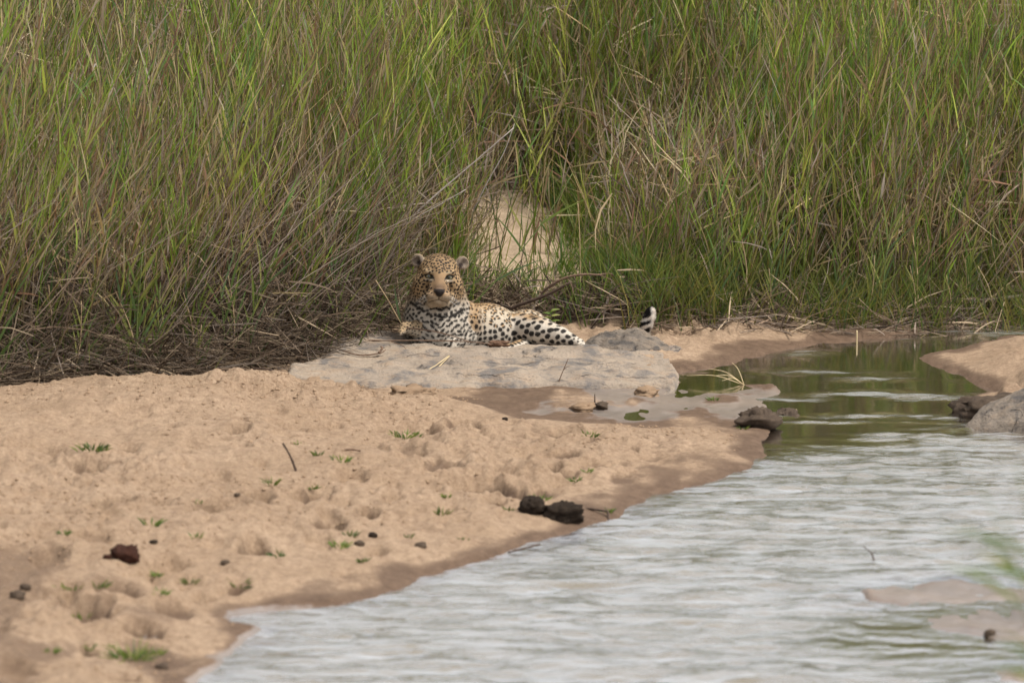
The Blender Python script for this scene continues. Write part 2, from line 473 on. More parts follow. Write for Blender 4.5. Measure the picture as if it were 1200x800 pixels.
# sheltered glassy water behind the near bars
calm = 1 - .72 * sstep(1.2, .5, np.sqrt(((WX - 1.62) / .75) ** 2 + ((WY + 6.15) / .75) ** 2) + .3 * fbm(WX * 2, WY * 2, 2, 140))
rip = rip * calm
bed, wls, _ = ground_height(WX, WY, True)
murk = 1 - np.exp(-np.clip(-bed, 0, 1) / .035)
def water_material():
    t = NT('river_water')
    co = t.objco((1.0, 1.0, 1.0))
    ca = t.objco((1.0, 1.55, 1.0))
    r = t.attr('ripple')
    n2 = t.noise(26, 3, .55, ca, .5)
    nb = t.bump(n2, t.rng(r, 0, 1, .05, .55), .010)
    fr = t.node('ShaderNodeFresnel'); fr.inputs['IOR'].default_value = 1.6
    t.l.new(nb, fr.inputs['Normal'])
    gl = t.node('ShaderNodeBsdfGlossy'); t.set(gl.inputs['Roughness'], t.rng(t.math('ADD', r, t.rng(t.noise(3.4, 4, .65, t.objco((.8, 3.4, 1)), .4), .34, .66, -1.0, .35)), .1, 1.0, .07, .36))
    gl.inputs['Color'].default_value = (.97, .98, 1, 1); t.l.new(nb, gl.inputs['Normal'])
    df = t.node('ShaderNodeBsdfDiffuse')
    t.set(df.inputs['Color'], t.mix(t.noise(1.3, 3, .5, co), (.118, .092, .046), (.160, .125, .066)))
    tr = t.node('ShaderNodeBsdfTransparent'); tr.inputs['Color'].default_value = (.86, .80, .66, 1)
    m1 = t.node('ShaderNodeMixShader'); t.l.new(t.attr('murk'), m1.inputs[0]); t.l.new(tr.outputs[0], m1.inputs[1]); t.l.new(df.outputs[0], m1.inputs[2])
    m2 = t.node('ShaderNodeMixShader'); t.l.new(t.rng(fr.outputs[0], 0.0, .40, .03, .97), m2.inputs[0]); t.l.new(m1.outputs[0], m2.inputs[1]); t.l.new(gl.outputs[0], m2.inputs[2])
    return t.done(m2.outputs[0])
# low waves: short-crested chop drifting down the run, real relief
wxr = WX + .05 * noise2(WX * 3, WY * 3, 150); wyr = WY + .05 * noise2(WX * 3 + 7, WY * 3, 151)
chop = 1.35 * (.0050 * noise2(wxr * 4.6, wyr * 10, 152) + .0042 * noise2(wxr * 10.5, wyr * 18, 153) + .0018 * noise2(wxr * 19, wyr * 30, 154) + .005 * noise2(wxr * 1.5, wyr * 4.0, 155))
WZ = chop * np.clip(rip, 0, 1) * sstep(.0, .05, -wls) + .0005 * noise2(WX * 6, WY * 6, 157)
me = mesh_np('river', np.stack([WX, WY, WZ], -1).reshape(-1, 3), grid_faces(len(wx), len(wy)), attrs={'ripple': rip, 'murk': murk})
river_obj = tag(link('river', me, water_material()), kind='structure')

# ------------------------------------------------------------------ rocks
def rock_material(name, c1, c2, stain, scale=1.0, dusty=(.50, .37, .27), dust=.5):
    t = NT(name)
    co = t.objco(); cs = t.objco((1.0, 1.6, 2.5))
    n1 = t.noise(3.2 * scale, 5, .6, cs, .5); n2 = t.noise(11 * scale, 5, .65, cs); n3 = t.noise(95, 4, .6, co); n4 = t.noise(420, 2, .6, co); n5 = t.noise(5.5 * scale, 4, .55, t.objco((1.3, 1.0, 1.0)), .8)
    c = t.mix(t.rng(n1, .36, .64), c1, c2)
    c = t.mix(t.rng(n5, .50, .62, 0, .9), c, stain)
    c = t.mix(t.rng(n2, .50, .68, 0, dust), c, dusty)
    c = t.mix(t.rng(n3, .54, .70, 0, .6), c, (.10, .085, .075))
    ck = t.math('ABSOLUTE', t.math('SUBTRACT', t.noise(1.3 * scale, 4, .5, t.objco((.8, 1.9, 1.0)), .5), .5))
    crack = t.math('MULTIPLY', t.rng(ck, .0, .006, 1, 0), t.rng(n5, .42, .56, 0, .75))
    c = t.mix(t.math('MULTIPLY', crack, .8), c, (.06, .048, .04))
    c = t.mix(.6, c, t.mix(n4, (.66, .66, .66), (1.28, 1.28, 1.28)), 'MULTIPLY')
    h = t.math('ADD', t.math('SUBTRACT', t.math('MULTIPLY', n2, 1.0), t.math('MULTIPLY', crack, .5)), t.math('ADD', t.math('MULTIPLY', n3, .35), t.math('MULTIPLY', n4, .10)))
    return t.done(t.bsdf(c, .78, t.bump(h, 1.0, .022), .3))

def rock_patch(name, outline, zfun, mat, res, label, cat='rock', group=None, rough=.006, seed=0, skirt=.25, fr=9.0, edgew=0.0):
    """a rock built as a domed surface that dives into the ground along its outline, closed by a flat underside"""
    o = np.array(outline); lo = o.min(0) - .05; hi = o.max(0) + .05
    xs = np.arange(lo[0], hi[0] + res, res); ys = np.arange(lo[1], hi[1] + res * 1.5, res * 1.5)
    X, Y = np.meshgrid(xs, ys)
    s = poly_sdf(X, Y, [tuple(p) for p in outline]) + .016 * fbm(X * fr, Y * fr, 3, seed + 3) + .03 * edgew * fbm(X * 3.1, Y * 3.1, 3, seed + 5)
    Z = zfun(X, Y, s) + rough * fbm(X * fr, Y * fr, 4, seed) + .4 * rough * fbm(X * fr * 5, Y * fr * 5, 2, seed + 7)
    Z = np.where(s < 0, np.maximum(Z + s * 2.5, Z - skirt), Z)
    keep = s > -.045
    f = grid_faces(len(xs), len(ys)); kf = keep.ravel()[f].all(1); f = f[kf]
    used = np.unique(f); remap = np.full(X.size, -1); remap[used] = np.arange(len(used))
    V = np.stack([X, Y, Z], -1).reshape(-1, 3)[used]; f = remap[f]
    # underside: the rim pulled down and closed
    ed = np.concatenate([f[:, [0, 1]], f[:, [1, 2]], f[:, [2, 3]], f[:, [3, 0]]])
    key = np.sort(ed, 1); _, inv, cnt = np.unique(key, axis=0, return_inverse=True, return_counts=True)
    be = ed[cnt[inv.ravel()] == 1]
    low = V.copy(); low[:, 2] = V[:, 2].min() - .02
    bm = np.unique(be); m2 = np.full(len(V), -1); m2[bm] = len(V) + np.arange(len(bm))
    walls = np.stack([be[:, 1], be[:, 0], m2[be[:, 0]], m2[be[:, 1]]], -1)
    base = np.array([V[:, 0].mean(), V[:, 1].mean(), V[:, 2].min()])
    VV = np.concatenate([V, low[bm]]) - base
    me = mesh_np(name, VV, np.concatenate([f, walls]))
    return tag(link(name, me, mat, loc=base), label, cat, group)

slab_mat = rock_material('slab_rock', (.275, .222, .172), (.36, .286, .214), (.140, .126, .116), 1.0, (.32, .225, .148), .65)
grey_mat = rock_material('grey_rock', (.140, .115, .092), (.225, .182, .140), (.075, .066, .060), 1.6, (.30, .22, .15), .5)

def top_at(px, py, y):
    p = at_depth(px, py, y); return (p[0], p[1], p[2])
slab_ctl = [top_at(*q) for q in [
    (345, 452, -.95), (400, 455, -.9), (470, 456, -.85), (560, 458, -.8), (650, 458, -.78), (740, 458, -.76), (788, 456, -.72),
    (360, 436, -.62), (430, 436, -.55), (520, 436, -.52), (620, 436, -.50), (720, 436, -.48), (775, 438, -.5),
    (385, 415, -.28), (450, 418, -.30), (540, 418, -.30), (630, 418, -.30), (710, 420, -.30), (765, 424, -.28),
    (415, 396, .02), (450, 398, -.02), (500, 401.5, -.06), (560, 405, -.08), (600, 405, -.08), (640, 406, -.06), (690, 407, -.05), (740, 410, -.05),
    (430, 387, .16), (460, 386, .18), (475, 388, .14)]]
for (x, y, z) in [(-.45, .12, .055), (-.33, .15, .028), (-.2, .18, .022), (0, .22, .022), (.15, .25, .025), (.3, .3, .03), (-.3, .4, .03), (0, .5, .03), (.3, .55, .03), (.25, .10, .062), (.08, .08, .055), (-.1, .05, .045), (-.3, .02, .055)]:
    slab_ctl.append((x, y, z))
slab_ctl = np.array(slab_ctl)
def slab_z(X, Y, s):
    num = 0; den = 1e-9
    for cx, cy, cz in slab_ctl:
        w = 1 / ((X - cx) ** 2 + (Y - cy) ** 2 + .004) ** 1.6
        num = num + w * cz; den = den + w
    z = num / den
    # shallow steps where the rock has flaked along its bedding
    st = noise2(X * 1.6 + 4, Y * 3.4, 211) + .4 * noise2(X * 5, Y * 9, 212)
    z = z + .010 * (sstep(.05, .12, st) - .5) * sstep(.0, -.2, Y)
    cr = np.abs(noise2(X * 2.3 + 9, Y * 2.0, 213))
    z = z - .010 * sstep(.035, .0, cr) * sstep(-.02, -.15, Y)
    return z + .042 * sstep(-.35, -.75, Y)
slab_out = [tuple(at_depth(a, b, c)[:2]) for a, b, c in [(322, 452, -.98), (335, 446, -.8), (350, 436, -.55), (372, 418, -.25), (392, 400, .0), (410, 390, .2), (470, 386, .5), (520, 380, .72), (620, 380, .72), (700, 388, .5), (745, 400, .2),
                                                         (778, 418, -.2), (792, 432, -.42), (797, 446, -.6), (788, 458, -.78), (700, 460, -.82), (600, 459, -.84), (540, 457, -.88), (470, 458, -.92), (400, 457, -.98)]]
slab = rock_patch('rock_slab', slab_out, slab_z, slab_mat, .012, 'broad pale flat rock slab with bluish stains that the leopard lies on', 'rock', seed=300, rough=.0095, fr=6, edgew=1.0)

def dome(cx, cy, rx, ry, zt, zb, pw=2.2):
    def fz(X, Y, s):
        r = np.sqrt(((X - cx) / rx) ** 2 + ((Y - cy) / ry) ** 2)
        return zb + (zt - zb) * np.clip(1 - r ** pw, -.6, 1)
    return fz
def ell_outline(cx, cy, rx, ry, n=28, rot=0):
    return [(cx + rx * math.cos(a), cy + ry * math.sin(a)) for a in np.linspace(0, 2 * math.pi, n, endpoint=False)]
c = at_depth(734, 408, .10)
hump = rock_patch('boulder', ell_outline(c[0], c[1], .215, .24), dome(c[0], c[1], .24, .27, .118, .02, 2.4), grey_mat, .006,
                  'dark grey rounded rock hump at the right end of the pale slab', 'rock', 'rocks at the water', .013, 320, fr=9)
c = at_depth(789, 424, .02)
rock_patch('stone', ell_outline(c[0], c[1], .065, .085), dome(c[0], c[1], .075, .10, .062, .0, 4), rock_material('brown_rock', (.26, .21, .17), (.34, .28, .22), (.12, .10, .09), 3.0), .006,
           'small brown block of stone right of the grey hump, at the water', 'rock', 'rocks at the water', .006, 330, fr=20)
c = on_level(1208, 508, 0)
rock_patch('boulder', [(c[0] - .27, c[1] + .12), (c[0] - .16, c[1] + .02), (c[0], c[1] - .05), (c[0] + .35, c[1] - .02), (c[0] + .5, c[1] + .4), (c[0] + .2, c[1] + .55), (c[0] - .1, c[1] + .4)], dome(c[0] + .16, c[1] + .25, .5, .42, .175, -.03, 1.6), grey_mat, .010,
           'smooth grey rock sloping into the water at the right edge', 'rock', 'rocks at the water', .012, 340, fr=7)

# ------------------------------------------------------------------ reeds, stalks and litter on the bank
vr = np.random.default_rng(77)
def unit(v): return v / (np.linalg.norm(v, axis=-1, keepdims=True) + 1e-12)

class Mass:
    """collects many ribbons and thin stems into one mesh with a colour per strand"""
    def __init__(self): self.V = []; self.F = []; self.C = []; self.n = 0
    def add(self, V, F, C):
        self.V.append(V); self.F.append(F + self.n); self.C.append(C); self.n += len(V)
    def ribbons(self, p, d, L, w, bend, col, seg=3, face=None, profile='leaf', fold=0.0):
        """p root, d unit direction, L length, w half width, bend vector added with t^2, col (n,3)"""
        n = len(p); t = np.linspace(0, 1, seg + 1)
        c = p[:, None] + d[:, None] * (L[:, None] * t)[..., None] + bend[:, None] * (L[:, None] * t ** 2)[..., None]
        tan = unit(d[:, None] + 2 * bend[:, None] * t[None, :, None])
        if face is None:
            a = vr.uniform(-1.2, 1.2, n); face = np.stack([np.sin(a), -np.cos(a), .25 + 0 * a], -1)
        side = unit(np.cross(tan, face[:, None]))
        pr = {'leaf': np.minimum(1, .45 + 2.2 * t) * np.clip(1.04 - t ** 1.8, .02, 1), 'blade': np.clip(1.02 - t ** 1.5, .03, 1)}[profile]
        s = side * (w[:, None] * pr)[..., None]
        V = np.stack([c - s, c + s], 2).reshape(-1, 3)
        j = np.arange(seg); b = (np.arange(n) * 2 * (seg + 1))[:, None]
        F = np.stack([b + 2 * j, b + 2 * j + 1, b + 2 * j + 3, b + 2 * j + 2], -1).reshape(-1, 4)
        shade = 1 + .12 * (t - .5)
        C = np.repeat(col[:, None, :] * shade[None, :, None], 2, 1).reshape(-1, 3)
        self.add(V, F, C)
    def stems(self, p, d, L, r, bend, col, seg=3, taper=.35, sides=3):
        n = len(p); t = np.linspace(0, 1, seg + 1)
        c = p[:, None] + d[:, None] * (L[:, None] * t)[..., None] + bend[:, None] * (L[:, None] * t ** 2)[..., None]
        ref = np.where(np.abs(d[:, 2:3]) > .9, np.array([[0, 1.0, 0]]), np.array([[0, 0, 1.0]]))
        e1 = unit(np.cross(d, ref)); e2 = np.cross(d, e1)
        a = np.arange(sides) * 2 * math.pi / sides
        ring = e1[:, None, None] * np.cos(a)[None, None, :, None] + e2[:, None, None] * np.sin(a)[None, None, :, None]
        rr = r[:, None] * (1 - (1 - taper) * t)
        V = (c[:, :, None] + ring * rr[..., None, None]).reshape(-1, 3)
        b = (np.arange(n) * sides * (seg + 1))[:, None, None]
        j = np.arange(seg)[None, :, None]; k = np.arange(sides)[None, None, :]; k2 = (k + 1) % sides
        F = np.stack([b + j * sides + k, b + j * sides + k2, b + (j + 1) * sides + k2, b + (j + 1) * sides + k], -1).reshape(-1, 4)
        C = np.repeat(col, sides * (seg + 1), 0)
        self.add(V, F, C)
    def build(self, name, mat, base=(0, 0, 0), parent=None):
        V = np.concatenate(self.V) - np.array(base)
        me = mesh_np(name, V, np.concatenate(self.F), cols={'tint': np.clip(np.concatenate(self.C), .003, .9)})
        return link(name, me, mat, parent, None if parent is not None else base)

def plant_material(name, rough=.55, transl=.3, spec=.25):
    t = NT(name)
    c = t.attr('tint', True)
    n = t.noise(35, 3, .6, t.objco((1, 1, .25)))
    c = t.mix(.6, c, t.mix(n, (.60, .60, .60), (1.35, 1.35, 1.35)), 'MULTIPLY')
    b = t.bsdf(c, rough, None, spec)
    tr = t.node('ShaderNodeBsdfTranslucent'); t.set(tr.inputs['Color'], t.mix(.5, c, (1.15, 1.2, .55), 'MULTIPLY'))
    m = t.node('ShaderNodeMixShader'); m.inputs[0].default_value = transl
    t.l.new(b, m.inputs[1]); t.l.new(tr.outputs[0], m.inputs[2])
    return t.done(m.outputs[0])
leaf_mat = plant_material('reed_leaf', .5, .42)
dry_mat = plant_material('dry_reed', .8, .16, .15)

GREENS = np.array([[.165, .225, .048], [.210, .260, .062], [.115, .180, .050], [.265, .280, .075], [.125, .195, .082], [.310, .310, .095], [.180, .240, .052]])
DRYS = np.array([[.46, .345, .205], [.37, .285, .220], [.55, .425, .225], [.34, .195, .125], [.42, .345, .285], [.28, .205, .145], [.60, .50, .31], [.45, .32, .17]])
LITTER = np.array([[.180, .126, .086], [.125, .087, .060], [.25, .185, .130], [.085, .060, .042], [.22, .175, .140], [.36, .275, .185]])

def pick(pal, n, jit=.18):
    return pal[vr.integers(0, len(pal), n)] * (1 + vr.normal(0, jit, (n, 1)))

def open_sand(x, y):
    """1 where the sandy chute and the sight line to it stay free of plants"""
    c = np.interp(y, [.5, .8, 1.1, 1.5, 1.9, 2.4, 3], [.02, .08, .10, .08, .03, -.02, -.1])
    w = np.interp(y, [.5, .8, 1.0, 1.5, 1.8, 2.1, 2.3], [.24, .28, .33, .35, .30, .16, -.1])
    return sstep(.03, -.03, np.abs(x - c) - w)

def scatter(n, smin, smax, xlo=-3.4, xhi=3.4, power=1.0):
    x = vr.uniform(xlo, xhi, n); s = smin + (smax - smin) * vr.random(n) ** power
    return x, veg_front(x) + s, s

# --- living reeds
reed = Mass(); dry = Mass(); litter = Mass(); grass = Mass()
def living(n, smin, smax, power=1.0, hmin=.75, hmax=1.55, leaf0=.22):
    x, y, s = scatter(n, smin, smax, power=power)
    clump = fbm(x * 1.5, y * 1.5, 3, 400)
    ok = (vr.random(n) > .9 * open_sand(x, y)) & (vr.random(n) < .72 + .5 * clump)
    x, y, s, clump = x[ok], y[ok], s[ok], clump[ok]; n = len(x)
    hue = .82 + .36 * vr.random(n)[:, None]
    z = ground_z(x, y) - .02
    h = vr.uniform(hmin, hmax, n) * (1 + .2 * clump)
    h = np.where(s < .35, h * vr.uniform(.45, 1.0, n), h)
    near_chute = np.exp(-((x - .5) / .55) ** 2) * (s < 1.0)
    h = h * (1 - .52 * near_chute)
    left = sstep(-.3, -.9, x)
    lean = np.stack([vr.normal(.06, .13, n) + .05 * left, vr.normal(-.04, .10, n), np.ones(n)], -1)
    guard = np.exp(-((x + .45) / .28) ** 2) * (s < 2.2)
    lean[:, 0] -= .16 * guard
    d = unit(lean); bend = np.stack([vr.normal(.05, .10, n), vr.normal(-.02, .07, n), -.03 * np.ones(n)], -1)
    g = pick(GREENS, n) * hue * np.array([1.26, 1.34, 1.02]); br = pick(DRYS, n) * .75
    brown = (vr.random(n) < .37 - .22 * clump + .10 * left)
    sc = np.where(brown[:, None], br, g * np.array([1.05, .95, .9]))
    p = np.stack([x, y, z], -1)
    reed.stems(p, d, h, vr.uniform(.0022, .0042, n), bend, sc)
    # leaves, alternate along the stem
    K = 10
    for k in range(K):
        lo = leaf0 + .26 * left * (s < 1.2)
        t = lo + (1 - lo) * (k + vr.uniform(0, 1, n)) / K
        m = vr.random(n) < .92
        q = (p + d * (h * t)[:, None] + bend * (h * t * t)[:, None])[m]; nn = m.sum()
        az = vr.uniform(0, 2 * math.pi, nn); out = np.stack([np.cos(az), .7 * np.sin(az), 0 * az], -1)
        sp = vr.uniform(.10, .50, nn)
        ld = unit(d[m] + out * sp[:, None])
        L = vr.uniform(.10, .27, nn) * (.75 + .35 * np.minimum(1, h[m]))
        bd = out * vr.uniform(.0, .17, nn)[:, None] + np.array([0, 0, -1.0]) * vr.uniform(.0, .16, nn)[:, None] * (vr.random(nn) < .5)[:, None]
        bm = brown[m]
        dead = (vr.random(nn) < .28) | (bm & (vr.random(nn) < .75)) | ((t[m] < .35) & (vr.random(nn) < .5))
        col = np.where(dead[:, None], pick(DRYS, nn) * .82, g[m] * (1 + vr.normal(0, .16, (nn, 1))))
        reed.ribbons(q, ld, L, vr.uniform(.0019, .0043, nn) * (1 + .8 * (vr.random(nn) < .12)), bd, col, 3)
living(2100, .05, .7); living(3300, .5, 2.0); living(4000, 1.6, 4.2); living(2600, 3.8, 7.5, 1.0, .9, 1.8)

# --- dry standing and leaning stalks
def stalks(n, smin, smax, xlo, xhi, lx, ly, hmin, hmax, rmin, rmax, pal, z0=0.0, zr=0.0, mass=dry, jit=.16, bendz=-.05, skip=.9):
    x, y, s = scatter(n, smin, smax, xlo, xhi)
    ok = vr.random(n) > skip * open_sand(x, y)
    x, y = x[ok], y[ok]; n = len(x)
    z = ground_z(x, y) + z0 + zr * vr.random(n)
    guard = np.exp(-((x + .50) / .30) ** 2)
    d = unit(np.stack([vr.normal(lx, .30, n) - (lx + .05) * guard, vr.normal(ly, .22, n), np.ones(n)], -1))
    h = vr.uniform(hmin, hmax, n) * (1 - .3 * guard)
    mass.stems(np.stack([x, y, z], -1), d, h, vr.uniform(rmin, rmax, n), np.stack([vr.normal(.03, .10, n), vr.normal(0, .06, n), bendz + vr.normal(0, .03, n)], -1), pick(pal, n, .2), 3, .45)
stalks(1700, .05, 2.0, -3.4, 3.4, .22, -.05, .5, 1.3, .0013, .0034, DRYS)
stalks(1900, 1.5, 5.0, -3.4, 3.4, .20, -.05, .6, 1.6, .0014, .0036, DRYS)
stalks(520, .1, 1.3, -2.9, -.55, .65, -.05, .5, 1.2, .0014, .0034, DRYS[[1, 4, 5, 1, 4]])           # the grey swathe pushed over to the right
stalks(420, .1, 1.0, -.9, -.25, .75, -.1, .4, .9, .0013, .003, DRYS[[1, 4, 0, 2]], skip=1)
stalks(420, .2, 1.6, .55, 2.7, .55, -.1, .4, 1.0, .0014, .0034, DRYS[[0, 1, 3, 4]])
# dead leaves hanging through the stand
def deadleaves(n, smin, smax, z0, z1, pal, mass, L0=.12, L1=.34):
    x, y, s = scatter(n, smin, smax)
    ok = vr.random(n) > .93 * open_sand(x, y); x, y = x[ok], y[ok]; n = len(x)
    z = ground_z(x, y) + z0 + (z1 - z0) * vr.random(n)
    az = vr.uniform(0, 2 * math.pi, n)
    d = unit(np.stack([np.cos(az) * .8, np.sin(az) * .5, vr.normal(.65, .7, n)], -1))
    mass.ribbons(np.stack([x, y, z], -1), d, vr.uniform(L0, L1, n), vr.uniform(.0025, .0055, n), np.stack([vr.normal(0, .2, n), vr.normal(0, .2, n), -vr.uniform(0, .2, n)], -1), pick(pal, n, .22), 3)
deadleaves(8000, .1, 1.6, .03, .6, DRYS * .75, dry); deadleaves(9000, 1.2, 4.5, .1, 1.0, DRYS * .85, dry)

# --- fallen litter: thick on the left, a drift line on the right
def tangle(n, xlo, xhi, smin, smax, top, L0, L1, pal, flat=.35, drift=.12):
    x, y, s = scatter(n, smin, smax, xlo, xhi)
    ok = vr.random(n) > .98 * open_sand(x, y) * (y > .95); x, y, s = x[ok], y[ok], s[ok]; n = len(x)
    prof = top * (.35 + .65 * sstep(smin, smin + .35, s)) * (.7 + .5 * fbm(x * 2.3, y * 2.3, 2, 440))
    z = ground_z(x, y) + prof * vr.random(n) ** .7
    d = unit(np.stack([vr.normal(drift, .8, n), vr.normal(-.05, .35, n), vr.normal(.08, flat, n)], -1))
    L = vr.uniform(L0, L1, n)
    P0 = np.stack([x, y, z], -1) - d * (L * .5)[:, None]
    litter.stems(P0, d, L, vr.uniform(.0011, .0032, n), np.stack([vr.normal(0, .14, n), vr.normal(0, .1, n), vr.normal(-.06, .14, n)], -1), pick(pal, n, .25), 3, .6)
    k = n // 2
    litter.ribbons(P0[:k] + vr.normal(0, .03, (k, 3)), unit(d[:k] + vr.normal(0, .4, (k, 3))), L[:k] * .8, vr.uniform(.002, .005, k), np.stack([vr.normal(0, .2, k), vr.normal(0, .15, k), -vr.uniform(0, .3, k)], -1), pick(pal, k, .25), 3)
tangle(6500, -3.2, -.55, -.10, 1.0, .55, .12, .5, LITTER * .72, .6, .25)  # this and the next tangle darkened, painting in shadow low in the left litter
tangle(3800, -3.2, -.7, -.16, .35, .30, .10, .4, LITTER * .7)
tangle(1100, -.75, .0, -.02, .35, .20, .10, .35, LITTER)
tangle(1300, -.05, .75, -.05, .22, .15, .08, .28, LITTER, .6)
tangle(2600, .6, 3.3, -.06, .55, .24, .10, .36, LITTER, .6)
tangle(900, .5, 3.3, -.16, .06, .05, .12, .6, LITTER * 1.2, .08, .05)
tangle(5000, -3.2, 3.2, .9, 3.2, .35, .12, .45, LITTER * .7)  # palette darkened so the gaps between the reeds carry painted shade
tangle(420, .5, 3.3, -.26, .0, .02, .06, .3, LITTER * 1.2, .06, .05)

# --- low bright grass and young shoots by the water and round the chute
def tufts(n, xlo, xhi, smin, smax, hmin, hmax, pal, per=14, spread=.05, mass=grass, keepout=True):
    x, y, s = scatter(n, smin, smax, xlo, xhi)
    if keepout:
        ok = vr.random(n) > .82 * open_sand(x, y) * (y > .9); x, y = x[ok], y[ok]
    n = len(x)
    for k in range(per):
        xx = x + vr.normal(0, spread, n); yy = y + vr.normal(0, spread, n)
        z = ground_z(xx, yy) - .01
        az = vr.uniform(0, 2 * math.pi, n); sp = vr.uniform(.05, .55, n)
        d = unit(np.stack([np.cos(az) * sp + .05, np.sin(az) * sp * .7 - .05, np.ones(n)], -1))
        L = vr.uniform(hmin, hmax, n)
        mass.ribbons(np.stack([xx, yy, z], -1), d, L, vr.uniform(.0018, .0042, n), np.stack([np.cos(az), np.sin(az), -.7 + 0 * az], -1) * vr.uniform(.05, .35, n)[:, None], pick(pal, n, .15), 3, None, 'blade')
BRIGHT = np.array([[.165, .245, .048], [.215, .275, .06], [.125, .20, .044], [.26, .275, .08], [.11, .19, .066]])
tufts(300, .2, .8, -.02, 1.3, .12, .36, BRIGHT); tufts(460, .55, 3.0, -.12, .7, .12, .42, BRIGHT * np.array([.92, .74, .8])); tufts(90, -.62, -.2, .05, .9, .10, .34, BRIGHT)
tufts(110, -3.0, -.6, -.05, .7, .14, .38, BRIGHT * .8, 9); tufts(120, .35, .85, .9, 2.4, .2, .5, BRIGHT * 1.05)
tufts(40, -.22, .32, .05, .35, .06, .17, BRIGHT, 7, .03, keepout=False)

tag(reed.build('reed_bed', leaf_mat), 'dense stand of green reeds covering the bank behind the leopard', 'reeds', kind='stuff')
tag(dry.build('dry_reeds', dry_mat), 'dry grey and tan stalks and dead leaves among the green reeds', 'dry reeds', kind='stuff')
tag(litter.build('reed_litter', dry_mat), 'tangled brown mat of fallen dead stalks along the foot of the bank', 'litter', kind='stuff')
tag(grass.build('bank_grass', leaf_mat), 'low bright green grass tufts along the foot of the bank', 'grass', kind='stuff')

